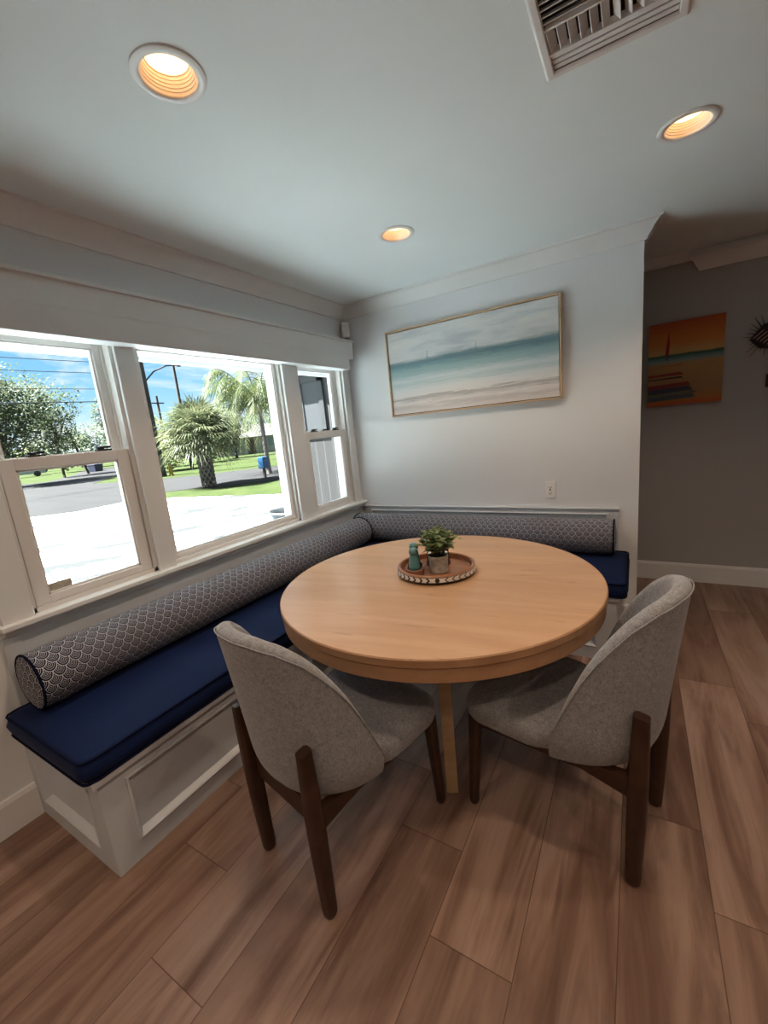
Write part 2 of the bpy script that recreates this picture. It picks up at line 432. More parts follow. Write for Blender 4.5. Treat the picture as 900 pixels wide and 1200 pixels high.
# ------------------------------------------------------------------ small wall things
t_ = thing('wall_outlet', 'white double wall outlet above the white rail on the back wall', 'outlet', (1.61, 0, .90))
bm = B(); box(bm, (-.035, -.007, -.060), (.035, 0, .060), bevel=.003); obj('cover_plate', bm, M_plastic, t_)
bm = B(); box(bm, (-.017, -.010, -.034), (.017, -.006, .034), bevel=.002); ins = obj('receptacle', bm, M_plastic, t_)
bm = B()
for zz in (-.019, .019):
    box(bm, (-.009, -.0106, zz-.006), (-.006, -.0098, zz+.006)); box(bm, (.006, -.0106, zz-.006), (.009, -.0098, zz+.006)); box(bm, (-.003, -.0106, zz-.013), (.003, -.0098, zz-.008))
box(bm, (-.006, -.0106, -.004), (.006, -.0098, .004))
obj('slots', bm, M_slot, ins)

t_ = thing('motion_sensor', 'small white box sensor mounted in the wall corner beside the valance', 'sensor', (.045, -.045, 2.20), RAD(45))
bm = B(); box(bm, (-.032, -.022, 0), (.032, .018, .120), bevel=.008, seg=3); obj('body', bm, M_plastic, t_, smooth=40)
bm = B(); box(bm, (-.024, -.024, .015), (.024, -.020, .100), bevel=.002); obj('sensor_lens', bm, mat('sensor lens', (.70, .71, .72), rough=.3, vary=.02), t_)
bm = B(); box(bm, (-.018, .010, -.014), (.018, .040, .02)); obj('bracket', bm, M_black, t_)

# ------------------------------------------------------------------ recessed ceiling lights
M_canrim = mat('white light trim', (.80, .80, .79), rough=.35, vary=.01)
M_baffle = mat('white stepped baffle', (.80, .76, .70), rough=.5, vary=.01)
def can(loc, label, group='recessed ceiling lights'):
    t = thing('recessed_light', label, 'ceiling light', loc, 0, group)
    bm = B(); lathe(bm, [(.0725, 0.004), (.0725, -.002), (.076, -.006), (.090, -.007), (.0965, -.004), (.0975, 0), (.0725, .004)], 48, caps=False); obj('trim_ring', bm, M_canrim, t, smooth=50)
    prof = [(.0725, 0)]
    for k in range(5):
        r0 = .0725-.0028*k; z0 = .0078*k
        prof += [(r0-.0012, z0+.0066), (r0-.0028, z0+.0078)]
    prof += [(.0570, .0400)]
    outer = [(.062, .050), (.0738, .045), (.0738, 0.003)]
    bm = B(); lathe(bm, prof+outer, 48, caps=False); obj('baffle', bm, M_baffle, t, smooth=25)
    bm = B(); lathe(bm, [(0, .0370), (.030, .0374), (.0555, .0390), (.0565, .044), (0, .050)], 40); obj('lamp_lens', bm, M_lamp, t, smooth=60)
    return t
def bulb(loc):
    l = bpy.data.lights.new('can_bulb', 'SPOT'); l.energy = BULB; l.color = WARM; l.spot_size = RAD(124); l.spot_blend = .6; l.shadow_soft_size = .035
    o = bpy.data.objects.new('can_bulb', l); COL.objects.link(o); o.location = (loc[0], loc[1], H+.0015)
for cx, cy in CANS: bulb((cx, cy))
CL = ['round recessed light in the ceiling above the left chair, biggest in view', 'recessed ceiling light out to the right of the air vent', 'recessed ceiling light over the corner bench, smallest of those lit']
c0 = can((*CANS[0], H), CL[0])
for i, (cx, cy) in enumerate(CANS[1:], 1):
    dup(c0, (cx, cy, H), 0, CL[i] if i < 3 else 'recessed ceiling light further back in the room behind the viewer')

# ------------------------------------------------------------------ ceiling vent
vx0, vx1, vy0, vy1 = VENT
t_ = thing('ceiling_vent', 'white square air vent with rows of louvres set in the ceiling', 'vent', ((vx0+vx1)/2, (vy0+vy1)/2, H))
O = ((vx0+vx1)/2, (vy0+vy1)/2, H)
M_vent = mat('white vent enamel', (.72, .71, .70), rough=.4, vary=.015)
bm = B(); z0, z1 = H-.010, H
f = .021
pr = [(-f, 0), (-f+.003, -.005), (-f+.008, -.008), (.002, -.008), (.005, -.004), (.005, 0)]
cs = [(vx0, vy0, 1, 1), (vx1, vy0, -1, 1), (vx1, vy1, -1, -1), (vx0, vy1, 1, -1), (vx0, vy0, 1, 1)]
loft(bm, [[(x+sx*o, y+sy*o, H+u) for o, u in pr] for x, y, sx, sy in cs], cap=False)
obj('frame', bm, M_vent, t_, O)
bm = B()
for a, b_ in (((vx0+.001, vy0+.001, H+.1), (vx1-.001, vy1-.001, H+.11)), ((vx0+.001, vy0+.001, H), (vx0+.006, vy1-.001, H+.1)), ((vx1-.006, vy0+.001, H), (vx1-.001, vy1-.001, H+.1)), ((vx0, vy0+.001, H), (vx1, vy0+.006, H+.1)), ((vx0, vy1-.006, H), (vx1, vy1-.001, H+.1))): box(bm, a, b_)
obj('duct', bm, mat('dark duct', (.06, .06, .06), rough=.8, vary=.1), t_, O)
def slat(bm, p0, p1, width, tilt, th=.0025):
    p0, p1 = Vector(p0), Vector(p1); ax = (p1-p0).normalized(); L = (p1-p0).length
    side = ax.cross(Vector((0, 0, 1))).normalized()
    wv = side*cos(tilt)+Vector((0, 0, 1))*sin(tilt); nv = ax.cross(wv).normalized()
    loft(bm, [[p+wv*(width/2*sx)+nv*(th/2*sy) for sx, sy in ((-1, -1), (1, -1), (1, 1), (-1, 1))] for p in (p0, p1)])
for yy in (vy1-.016, vy1-.038, vy1-.060):
    bm = B(); slat(bm, (vx0+.003, yy, H+.002), (vx1-.003, yy, H+.002), .0185, RAD(-6), .003); obj('louvre', bm, M_vent, t_, O)
bm = B(); box(bm, (vx0, vy1-.082, H-.006), (vx1, vy1-.074, H+.012)); box(bm, (vx0, vy1-.172, H-.004), (vx1, vy1-.166, H+.012)); obj('divider', bm, M_vent, t_, O)
for k in range(12):
    xx = vx0+.016+k*(vx1-vx0-.03)/11
    bm = B(); slat(bm, (xx, vy1-.168, H+.006), (xx, vy1-.080, H+.006), .026, RAD(50 if k < 6 else 130)); obj('fin', bm, M_vent, t_, O)
for k in range(6):
    yy = vy1-.186-k*.022
    bm = B(); slat(bm, (vx0+.003, yy, H+.004), (vx1-.003, yy, H+.004), .016, RAD(-55)); obj('louvre', bm, M_vent, t_, O)

# ------------------------------------------------------------------ banquette bench
BX, BY, BXR = .611, -.611, 2.045; BYL = -2.622; BT = .40
M_bench = mat('white bench paint', (.53, .57, .61), rough=.42, spec=.4, vary=.02, vscale=3)
bq = thing('banquette_bench', 'built-in white panelled corner bench under the windows', 'bench', (.3, -.3, 0)); O = (.3, -.3, 0)
def panel_face(bm, P, L, zt, panels, rec=.018, mo=.024, back=.02):
    """P(s, z, d): point at distance s along the face, height z and depth d outward. Stiles/rails with recessed moulded panels."""
    def bx(s0, s1, z0, z1, d0, d1):
        loft(bm, [[P(s0, z0, d0), P(s1, z0, d0), P(s1, z1, d0), P(s0, z1, d0)], [P(s0, z0, d1), P(s1, z0, d1), P(s1, z1, d1), P(s0, z1, d1)]])
    zb, zp = panels[0][2], panels[0][3]
    bx(0, L, 0, zb, -rec, 0); bx(0, L, zp, zt, -rec, 0); bx(0, L, 0, zt, -rec-back, -rec)
    edges = [0]+[e for p in panels for e in p[:2]]+[L]
    for a, b_ in zip(edges[0::2], edges[1::2]): bx(a, b_, zb, zp, -rec, 0)
    for s0, s1, q0, q1 in panels:
        pr = [(0, -rec), (0, .006), (.006, .008), (.012, .002), (mo-.004, -rec+.006), (mo, -rec)]
        corners = [(s0, q0, 1, 1), (s1, q0, -1, 1), (s1, q1, -1, -1), (s0, q1, 1, -1), (s0, q0, 1, 1)]
        loft(bm, [[P(s+sx*o, z+sz*o, d) for o, d in pr] for s, z, sx, sz in corners], cap=False)
bm = B()
panel_face(bm, lambda s, z, d: (BX+d, BYL+.0015+s, z), BY-BYL-.0015, BT-.022, [(.082, .98, .075, .335), (1.06, BY-BYL-.08, .075, .335)])
obj('front_panelling', bm, M_bench, bq, O)
bm = B()
panel_face(bm, lambda s, z, d: (BX+s, BY+d*-1, z), BXR-BX-.0015, BT-.022, [(.09, .68, .075, .335), (.76, BXR-BX-.095, .075, .335)])
obj('front_panelling', bm, M_bench, bq, O)
bm = B()
panel_face(bm, lambda s, z, d: (.002+s, BYL-d, z), BX-.0035, BT-.022, [(.075, BX-.080, .085, .335)])
obj('end_panel', bm, M_bench, bq, O)
bm = B()
panel_face(bm, lambda s, z, d: (BXR+d, -.002-s, z), BY*-1-.0035, BT-.022, [(.075, -BY-.080, .085, .335)])
obj('end_panel', bm, M_bench, bq, O)
bm = B()
prism(bm, [(.001, BYL-.018), (BX+.020, BYL-.018), (BX+.020, BY-.020), (BXR+.012, BY-.020), (BXR+.012, -.001), (.001, -.001)], 'z', BT-.022, BT-.001)
obj('bench_top', bm, M_bench, bq, O)
# panelled back boards
bm = B()
panel_face(bm, lambda s, z, d: (.04+s, -.016-d, BT+z), BXR-.052, .776-BT, [(.06, BXR-.052-.06, .06, .776-BT-.038)], rec=.008, mo=.014, back=.004)
box(bm, (.02, -.026, .764), (BXR-.010, -.001, .777), bevel=.003)
obj('back_panel', bm, M_bench, bq, O)
bm = B(); box(bm, (.001, -2.592, BT), (.014, -.03, .774)); box(bm, (.001, -2.600, BT), (.020, -2.545, .774)); obj('back_panel', bm, M_bench, bq, O)

# seat cushions
def cushion(name, label, x0, x1, y0, y1, z0, z1, sides):
    t = thing(name, label, 'cushion', ((x0+x1)/2, (y0+y1)/2, z0))
    cx, cy, hx, hy = (x0+x1)/2, (y0+y1)/2, (x1-x0)/2, (y1-y0)/2
    bm = B(); nx, ny = 26, 60
    if hx > hy: nx, ny = ny, nx
    r = .035
    def ring(z, ins, puff=0):
        pts = []
        for i in range(nx): pts.append((-hx+2*hx*i/nx, -hy))
        for i in range(ny): pts.append((hx, -hy+2*hy*i/ny))
        for i in range(nx): pts.append((hx-2*hx*i/nx, hy))
        for i in range(ny): pts.append((-hx, hy-2*hy*i/ny))
        out = []
        for x, y in pts:
            ax, ay = max(0, abs(x)-(hx-r)), max(0, abs(y)-(hy-r))
            if ax > 0 and ay > 0:
                L = math.hypot(ax, ay); m_ = max(ax, ay)
                x = math.copysign(hx-r+ax/L*m_, x); y = math.copysign(hy-r+ay/L*m_, y)
            w = 1+.0
            sx = (hx-ins)/hx; sy = (hy-ins)/hy
            out.append((x*sx, y*sy, z))
        return out
    hz = z1-z0
    R_ = [(0, .02), (.004, .006), (.02, -.004), (hz*.5, -.010), (hz-.018, -.003), (hz-.004, .004), (hz, .016), (hz+.006, .05), (hz+.012, .11)]
    rings = loft(bm, [ring(z, i) for z, i in R_], cap=True)
    # fill the big caps as a grid: subdivide by poke
    big = [f for f in bm.faces if len(f.verts) > 8]
    bmesh.ops.delete(bm, geom=big, context='FACES_ONLY')
    for rr, zz, up in ((rings[-1], hz+.014, True), (rings[0], 0, False)):
        prev = rr
        cen = None
        for q in (.75, .5, .25):
            cur = [bm.verts.new((v.co.x*q if hx < hy else v.co.x-(0 if abs(v.co.x) < hx-2*hy*.5 else 0), v.co.y*q, zz)) if False else bm.verts.new((v.co.x*q, v.co.y*q, zz)) for v in rr]
            for k in range(len(rr)):
                j = (k+1) % len(rr); bm.faces.new((prev[k], prev[j], cur[j], cur[k]))
            prev = cur
        cv = bm.verts.new((0, 0, zz))
        for k in range(len(prev)): bm.faces.new((prev[k], prev[(k+1) % len(prev)], cv))
    # soft wrinkles
    for v in bm.verts:
        if v.co.z > hz*.9:
            v.co.z += .0035*sin(v.co.x*9+v.co.y*4)*sin(v.co.y*7+1)
    body = obj('cushion_cover', bm, M_navy, t, smooth=180)
    for zz, ii in ((hz-.002, .002), (.006, .003)):
        bm = B(); pts = ring(zz, ii-.004)
        tube(bm, pts+[pts[0]], .0045, 6, cap=False); obj('piping', bm, M_navycord, t, smooth=180)
    return t
cushion('seat_cushion', 'long navy seat cushion on the bench beneath the windows', .022, .632, -2.655, -.028, BT, .486, 'lw')
cushion('seat_cushion', 'shorter navy seat cushion on the bench along the back wall', .657, 2.092, -.640, -.030, BT, .486, 'bw')

# bolsters: capped rolls with piping, UVs in metres
def bolster(label, p0, p1, r, flip=1):
    p0, p1 = Vector(p0), Vector(p1); L = (p1-p0).length; d = (p1-p0).normalized()
    t = thing('bolster_cushion', label, 'bolster cushion', p0-Vector((0, 0, r)), 0, 'scallop patterned bolsters')
    M_ = Matrix((( d.x, -d.y*1, 0), (d.y, d.x, 0), (0, 0, 1))).to_4x4()
    bm = B(); uvl = bm.loops.layers.uv.new('UVMap')
    seg, nl = 56, max(6, int(L/.06))
    def rad(s):
        e = min(s, L-s)
        return r*(1-.035*max(0, 1-e/.05)**2) + .0012*sin(s*21)
    rings = []
    for i in range(nl+1):
        s = L*i/nl
        rings.append([bm.verts.new((M_ @ Vector((s, rad(s)*cos(2*pi*k/seg), rad(s)*sin(2*pi*k/seg)*.965)))+Vector((0, 0, r*.965))) for k in range(seg+1)])
    for i in range(nl):
        for k in range(seg):
            f = bm.faces.new((rings[i][k], rings[i+1][k], rings[i+1][k+1], rings[i][k+1]))
            for lp, (ii, kk) in zip(f.loops, ((i, k), (i+1, k), (i+1, k+1), (i, k+1))):
                lp[uvl].uv = (L*ii/nl, flip*2*pi*r*kk/seg)
    obj('bolster_cover', bm, M_scallop, t, smooth=180)
    for s, sg in ((0, -1), (L, 1)):
        bm = B(); uvl = bm.loops.layers.uv.new('UVMap')
        rr = [(rad(s), 0), (r*.8, .008), (r*.4, .014), (.004, .015)]
        rings = [[bm.verts.new((M_ @ Vector((s+sg*dx, q*cos(2*pi*k/seg), q*sin(2*pi*k/seg)*.965)))+Vector((0, 0, r*.965))) for k in range(seg)] for q, dx in rr]
        for a, b_ in zip(rings, rings[1:]):
            for k in range(seg): bm.faces.new((a[k], a[(k+1) % seg], b_[(k+1) % seg], b_[k]))
        bm.faces.new(rings[-1])
        Mi = M_.inverted()
        for f in bm.faces:
            for lp in f.loops:
                q = Mi @ (lp.vert.co-Vector((0, 0, r*.965))); lp[uvl].uv = (q.y, q.z)
        obj('end_cap', bm, M_scallop, t, smooth=180)
        bm = B()
        pts = [(M_ @ Vector((s, (rad(s)+.001)*cos(2*pi*k/seg), (rad(s)+.001)*sin(2*pi*k/seg)*.965)))+Vector((0, 0, r*.965)) for k in range(seg+1)]
        tube(bm, pts, .005, 6, cap=False); obj('piping', bm, M_navycord, t, smooth=180)
    return t
RB = .118; ZB = .502
bolster('long scallop patterned bolster lying under the windows', (.142, -2.585, ZB+RB), (.142, -.282, ZB+RB), RB, 1)
bolster('shorter scallop patterned bolster lying against the back wall', (.035, -.142, ZB+RB), (2.012, -.142, ZB+RB), RB, 1)

# ------------------------------------------------------------------ table
TX, TY, TR, TZ = 1.3508, -1.4574, .693, .760
tb = thing('dining_table', 'round light oak dining table with a thick edge', 'table', (TX, TY, 0))
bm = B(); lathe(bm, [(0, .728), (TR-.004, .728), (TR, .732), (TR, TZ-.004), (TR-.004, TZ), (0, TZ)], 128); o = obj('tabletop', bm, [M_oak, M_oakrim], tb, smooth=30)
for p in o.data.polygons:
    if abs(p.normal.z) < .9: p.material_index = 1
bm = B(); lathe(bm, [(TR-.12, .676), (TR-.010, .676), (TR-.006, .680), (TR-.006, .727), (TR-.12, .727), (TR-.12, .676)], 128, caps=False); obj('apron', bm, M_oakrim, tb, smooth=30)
M_oakleg = mat('oak leg', rough=.5, build=oak((.34, .23, .12), (.42, .29, .16), (.48, .34, .20)))
for k in range(4):
    a = RAD(-64.5+90*k)
    bm = B(); Mz = Matrix.Rotation(a, 4, 'Z') @ Matrix.Translation((.378, 0, 0))
    box(bm, (-.023, -.023, 0), (.023, .023, .676), Mz, bevel=.003); obj('leg', bm, M_oakleg, tb)
bm = B()
for k in range(2):
    a = RAD(-64.5+90*k); box(bm, (-.42, -.025, .640+.0*k), (.42, .025, .676), Matrix.Rotation(a, 4, 'Z'))
obj('cross_rail', bm, M_oakleg, tb)

# ------------------------------------------------------------------ chairs
def interp(tbl, x):
    for (a, va), (b_, vb) in zip(tbl, tbl[1:]):
        if x <= b_: return va+(vb-va)*(x-a)/(b_-a)
    return tbl[-1][1]
HT = [(0, .930), (20, .925), (38, .902), (52, .860), (62, .806), (70, .748), (76, .690), (82, .610), (87, .525), (90, .470)]
def shell_pt(phi, z, off=0.0):
    a, b_, yc = .252-off, .262-off, -.030
    s = abs(phi)/90
    x = a*math.copysign(abs(sin(RAD(phi)))**.92, phi); y = yc-b_*abs(cos(RAD(phi)))**.92
    q = max(0, z-.37)
    y -= .095*q+.03*q*q
    x *= 1-.06*q
    if z < .47:                                  # tuck under at the bottom
        k = ((.47-z)/.10)**2; x *= 1-.10*k; y += .035*k*abs(cos(RAD(phi)))
    return Vector((x, y, z))
def chair_shell():
    bm = B(); rings = []; N = 44
    for i in range(N+1):
        u = -1+2*i/N; phi = 90*sin(u*pi/2)*1.0
        h = interp(HT, abs(phi)); zb = .368
        th = .048*(1-.25*abs(u)**6)
        loop = []
        nz = 12
        for k in range(nz+1): loop.append(shell_pt(phi, zb+(h-.020-zb)*k/nz))
        for k in range(1, 6):
            aa = pi*k/6
            top_o, top_i = shell_pt(phi, h-.020), shell_pt(phi, h-.020, th)
            mid = (top_o+top_i)/2; half = (top_o-top_i)/2
            p = mid+half*cos(aa); p.z = h-.020+.020*sin(aa); loop.append(p)
        for k in range(nz, -1, -1): loop.append(shell_pt(phi, zb+.01+(h-.020-zb-.01)*k/nz, th))
        rings.append(loop)
    loft(bm, rings)
    return bm
def seat_bm():
    def outline(ins):
        pts = []
        hw, yf, yb, r = .247-ins, .298-ins, -.235+ins, .095
        def arc(cx, cy, a0, a1, rr, n=8):
            for k in range(n+1):
                a = RAD(a0+(a1-a0)*k/n); pts.append((cx+rr*cos(a), cy+rr*sin(a)))
        rr = max(.02, r-ins)
        arc(hw-rr, yf-rr, 0, 90, rr); 
        for k in range(1, 6): pts.append((hw-rr-(2*(hw-rr))*k/6, yf+.006*sin(pi*k/6)))
        arc(-hw+rr, yf-rr, 90, 180, rr)
        for k in range(1, 5): pts.append((-hw+.0*k, yf-rr+(-.03-(yf-rr))*k/5))
        n = 18
        for k in range(n+1):
            a = pi+pi*k/n; w = .216-ins*.8; pts.append((w*cos(a), -.03+(.205-ins*.8)*sin(a)))
        for k in range(1, 5): pts.append((hw, -.03+(yf-rr+.03)*k/5))
        return pts
    def z_add(x, y): return .010*max(0, 1-abs(y-.12)/.35)
    bm = B()
    R_ = [(.374, .034), (.381, .012), (.400, .001), (.432, 0), (.448, .006), (.459, .020), (.466, .045), (.470, .085)]
    rs = loft(bm, [[(x, y, z) for x, y in outline(i)] for z, i in R_], cap=False)
    bm.faces.new(list(reversed(rs[0])))
    prev = rs[-1]; n = len(prev)
    for q in (.7, .4):
        cur = [bm.verts.new((v.co.x*q, (v.co.y-.03)*q+.03, .472+(1-q)*.004)) for v in rs[-1]]
        for k in range(n): bm.faces.new((prev[k], prev[(k+1) % n], cur[(k+1) % n], cur[k]))
        prev = cur
    cv = bm.verts.new((0, .03, .475))
    for k in range(n): bm.faces.new((prev[k], prev[(k+1) % n], cv))
    return bm
def leg_bm(foot, top, w0, d0, w1, d1, zt, tilt_top=0.0, wm=0.0):
    bm = B(); rings = []
    def sq(cx, cy, z, w, d, r=.3, zs=0.0):
        pts = []
        for q, (sx, sy) in enumerate(((1, 1), (-1, 1), (-1, -1), (1, -1))):
            for k in range(5):
                a = RAD(90*q+90*k/4); rr = min(w, d)*r
                x = sx*(w/2-rr)+rr*cos(a); y = sy*(d/2-rr)+rr*sin(a)
                pts.append((cx+x, cy+y, z+zs*y/d))
        return pts
    L = [(0, .55), (.004, .78), (.012, .95), (.025, 1.0)]
    for z, s in L:
        rings.append(sq(foot[0], foot[1], z, w0*s, d0*s, .42))
    for k in range(1, 7):
        f = k/6; z = .025+(zt-.025)*f
        g = sin(pi*f*.62)/sin(pi*.62) if wm else f
        rings.append(sq(foot[0]+(top[0]-foot[0])*f, foot[1]+(top[1]-foot[1])*f, z, w0+(w1-w0)*f+wm*sin(pi*f), d0+(d1-d0)*f+wm*sin(pi*f), .42-.14*f, tilt_top*f**4))
    loft(bm, rings); return bm
def make_chair(label, loc, rz):
    t = thing('dining_chair', label, 'chair', loc, rz, 'upholstered dining chairs at the round table')
    sub = [('SUBSURF', dict(levels=1, render_levels=1))]
    o = obj('backrest', chair_shell(), M_chair, t, smooth=180, mods=sub)
    # welt seam along the rear edge of the rolled top
    bm = B(); pts = []
    for i in range(61):
        phi = 90*sin((-1+2*i/60)*pi/2); h = interp(HT, abs(phi)); p = shell_pt(phi, h-.014, -.0012); pts.append(p)
    tube(bm, pts, .0022, 6); obj('seam', bm, M_chair, o, smooth=180)
    obj('seat', seat_bm(), M_chair, t, smooth=180, mods=sub)
    for s in (-1, 1):
        obj('leg', leg_bm((.213*s, .268), (.207*s, .245), .034, .034, .044, .044, .385), M_walnut, t, smooth=40)
        obj('leg', leg_bm((.170*s, -.258), (.180*s, -.272), .042, .044, .034, .040, .592, .006, .010), M_walnut, t, smooth=40)
    bm = B()
    loft(bm, [[(-.16, -.258, .312), (-.16, -.238, .312), (-.16, -.231, .385), (-.16, -.258, .385)], [(.16, -.258, .312), (.16, -.238, .312), (.16, -.231, .385), (.16, -.258, .385)]])
    obj('back_rail', bm, M_walnut, t)
    for s in (-1, 1):
        bm = B()
        loft(bm, [[(s*.154, -.25, .308), (s*.182, -.25, .308), (s*.182, -.25, .380), (s*.154, -.25, .380)],
                  [(s*.172, -.12, .352), (s*.200, -.12, .352), (s*.200, -.12, .382), (s*.172, -.12, .382)],
                  [(s*.188, .25, .356), (s*.216, .25, .356), (s*.216, .25, .382), (s*.188, .25, .382)]])
        obj('side_rail', bm, M_walnut, t)
    bm = B(); box(bm, (-.20, .232, .352), (.20, .254, .380)); obj('front_rail', bm, M_walnut, t)
    return t
rL = math.atan2(-.209, .978)
cL = make_chair('grey upholstered chair nearest the long window bench, its back to the viewer', (1.176+.209*.27, -2.355+.978*.27, 0), rL)
rR = math.atan2(.979, .201)
dup(cL, (2.183-.979*.27, -1.72+.201*.27, 0), rR, 'grey upholstered chair on the side of the table away from the windows')

# ------------------------------------------------------------------ tray and what stands on it
TC = (1.333, -1.402, TZ)
tr = thing('serving_tray', 'round wooden tray with a white leaf inlay rim on the table', 'tray', TC)
bm = B(); lathe(bm, [(0, .012), (.158, .012), (.162, .016), (.164, .040), (.170, .043), (.178, .040), (.180, .036), (.180, .012), (.172, .009), (0, .009)], 72); obj('tray_body', bm, M_tray, tr, smooth=35)
bm = B(); lathe(bm, [(0, 0), (.155, 0), (.158, .009), (0, .009)], 60); obj('foot_ring', bm, M_black, tr, smooth=35)
M_inlay = mat('bone inlay', (.72, .70, .66), rough=.45, vary=.08, vscale=40)
bm = B(); lathe(bm, [(.1800, .0125), (.1808, .0125), (.1808, .0360), (.1800, .0360)], 96, caps=False); inl = obj('inlay_band', bm, M_inlay, tr, smooth=35)
bm = B()
def onrim(a, z): return Vector((.1812*cos(a), .1812*sin(a), z))
def leafmark(a, da, dz):
    pts = []
    for k in range(9):
        f = k/8; pts.append((a+da*f, .0242+dz*f, .0046*sin(pi*f)**.7))
    up = [onrim(q+.3*w*(1 if dz > 0 else -1)/.18, z+w*.8) for q, z, w in pts]; lo = [onrim(q-.3*w*(1 if dz > 0 else -1)/.18, z-w*.8) for q, z, w in pts]
    vu = [bm.verts.new(p) for p in up]; vl = [bm.verts.new(p) for p in lo]
    for k in range(8): bm.faces.new((vu[k], vu[k+1], vl[k+1], vl[k]))
A0 = math.atan2(CAM.y-TC[1], CAM.x-TC[0])
nl = 36
for k in range(1, nl):
    a = A0+2*pi*k/nl; dr = -1 if k < nl/2 else 1
    for dz in (.0095, -.0095): leafmark(a, .095*dr*-1, dz)
for k in range(7):                                # the round flower facing the viewer
    aa = 2*pi*k/6; q0 = .0068 if k < 6 else 0
    ring = [bm.verts.new(onrim(A0+(q0*cos(aa)+.0042*cos(q))/.18, .0242+q0*sin(aa)+.0042*sin(q))*(1 if k < 6 else 1.0008)) for q in [2*pi*j/10 for j in range(10)]]
    bm.faces.new(ring)
for zz in (.0135, .0350):
    ra = [bm.verts.new(onrim(2*pi*j/96, zz-.0011)) for j in range(96)]; rb = [bm.verts.new(onrim(2*pi*j/96, zz+.0011)) for j in range(96)]
    for j in range(96): bm.faces.new((ra[j], ra[(j+1) % 96], rb[(j+1) % 96], rb[j]))
o = obj('leaf_pattern', bm, mat('dark inlay', (.02, .018, .018), rough=.5, vary=.1), inl)

def rel(dx, dy, z=0): # along view right / away from viewer on the table
    rt = Vector((cos(A0+pi/2), sin(A0+pi/2))); fw = Vector((-cos(A0), -sin(A0)))
    p = Vector(TC[:2])+rt*dx+fw*dy
    return (p.x, p.y, TZ+.0125+z)
M_teal = mat('teal glaze', (.085, .225, .235), rough=.38, vary=.15, vscale=30)
cad = thing('shaker_caddy', 'small wooden caddy holding two teal shakers on the tray', 'caddy', rel(-.098, -.022), A0)
bm = B()
def stadium(hx, hy, r, n=8):
    pts = []
    for (cx, cy, a0) in ((hx-r, hy-r, 0), (-hx+r, hy-r, 90), (-hx+r, -hy+r, 180), (hx-r, -hy+r, 270)):
        for k in range(n+1):
            a = RAD(a0+90*k/n); pts.append((cx+r*cos(a), cy+r*sin(a)))
    return pts
loft(bm, [[(x, y, z) for x, y in stadium(.070-i, .042-i, .04-i)] for z, i in ((0, .002), (.002, 0), (.026, 0), (.028, .002), (.028, .009), (.006, .010))])
obj('caddy_body', bm, M_tray, cad, smooth=35)
def shaker(label, loc, h, holes):
    t = thing('pepper_shaker', label, 'shaker', loc, 0, 'teal shakers in the wooden caddy')
    s = h/.118
    bm = B(); lathe(bm, [(0, 0), (.0245, 0), (.0265, .003*s), (.0265, .030*s), (.0272, .032*s), (.0265, .034*s), (.0225, .062*s), (.0180, .086*s), (.0176, .090*s), (0, .090*s)], 28); obj('shaker_body', bm, M_teal, t, smooth=40)
    bm = B(); lathe(bm, [(0, .090*s), (.017, .090*s), (.0205, .094*s), (.0215, .102*s), (.0195, .112*s), (.012, .118*s), (0, .119*s)], 28); obj('shaker_top', bm, M_teal, t, smooth=40)
    return t
cz = .0065
shaker('teal shaker at the front of the wooden caddy', rel(-.098, -.052, cz), .118, 3)
shaker('teal shaker behind the other one in the caddy, a little taller', rel(-.098, .010, cz), .124, 5)
M_pot = mat('weathered grey pot', (.44, .41, .37), rough=.85, vary=.28, vscale=55, bump=(90, .5, .004))
pt = thing('potted_plant', 'small leafy green plant in a weathered grey pot on the tray', 'potted plant', rel(.012, -.030))
bm = B(); lathe(bm, [(0, 0), (.037, 0), (.041, .004), (.0415, .012), (.045, .070), (.0465, .076), (.0455, .080), (.041, .080), (.040, .070), (0, .068)], 36); obj('pot', bm, M_pot, pt, smooth=40)
M_soil = mat('potting soil', (.035, .022, .015), rough=.95, vary=.4, vscale=120)
bm = B(); lathe(bm, [(0, .069), (.040, .069), (.038, .072), (0, .075)], 24); obj('soil', bm, M_soil, pt, smooth=60)
def leaf_quad(bm, p, d, n, L, W):
    """a pointed oval leaf, slightly folded"""
    d = d.normalized(); s = d.cross(n).normalized(); n = s.cross(d).normalized()
    prof = [(0, .12), (.25, .8), (.5, 1), (.75, .72), (1, .05)]
    prev = None
    for f, w in prof:
        c = p+d*(L*f)-n*(L*.18*f*f)
        cur = [bm.verts.new(c-s*(W*w/2)+n*W*.12*w), bm.verts.new(c), bm.verts.new(c+s*(W*w/2)+n*W*.12*w)]
        if prev:
            bm.faces.new((prev[0], prev[1], cur[1], cur[0])); bm.faces.new((prev[1], prev[2], cur[2], cur[1]))
        prev = cur
def leafmat(name, lo, mid, hi, scale=25):
    def f(t, b, tc):
        n = t.noise(tc.outputs['Object'], scale, 2)
        t.link(t.ramp(n, [(.3, lo), (.5, mid), (.7, hi)]), b.inputs['Base Color'])
        tl = t.n('ShaderNodeBsdfTranslucent'); ms = t.n('ShaderNodeMixShader'); ms.inputs[0].default_value = .42
        out = [q for q in t.t.nodes if q.type == 'OUTPUT_MATERIAL'][0]; ramp = [q for q in t.t.nodes if q.type == 'VALTORGB'][0]
        t.link(ramp.outputs[0], tl.inputs[0]); t.link(b.outputs[0], ms.inputs[1]); t.link(tl.outputs[0], ms.inputs[2]); t.link(ms.outputs[0], out.inputs[0])
    return mat(name, rough=.55, spec=.3, build=f)
M_leaf = leafmat('plant leaves', (.055, .10, .040), (.17, .24, .105), (.42, .46, .24), 40)
M_stem = mat('plant stems', (.07, .10, .04), rough=.7, vary=.2)
bmS, bmL = B(), B()
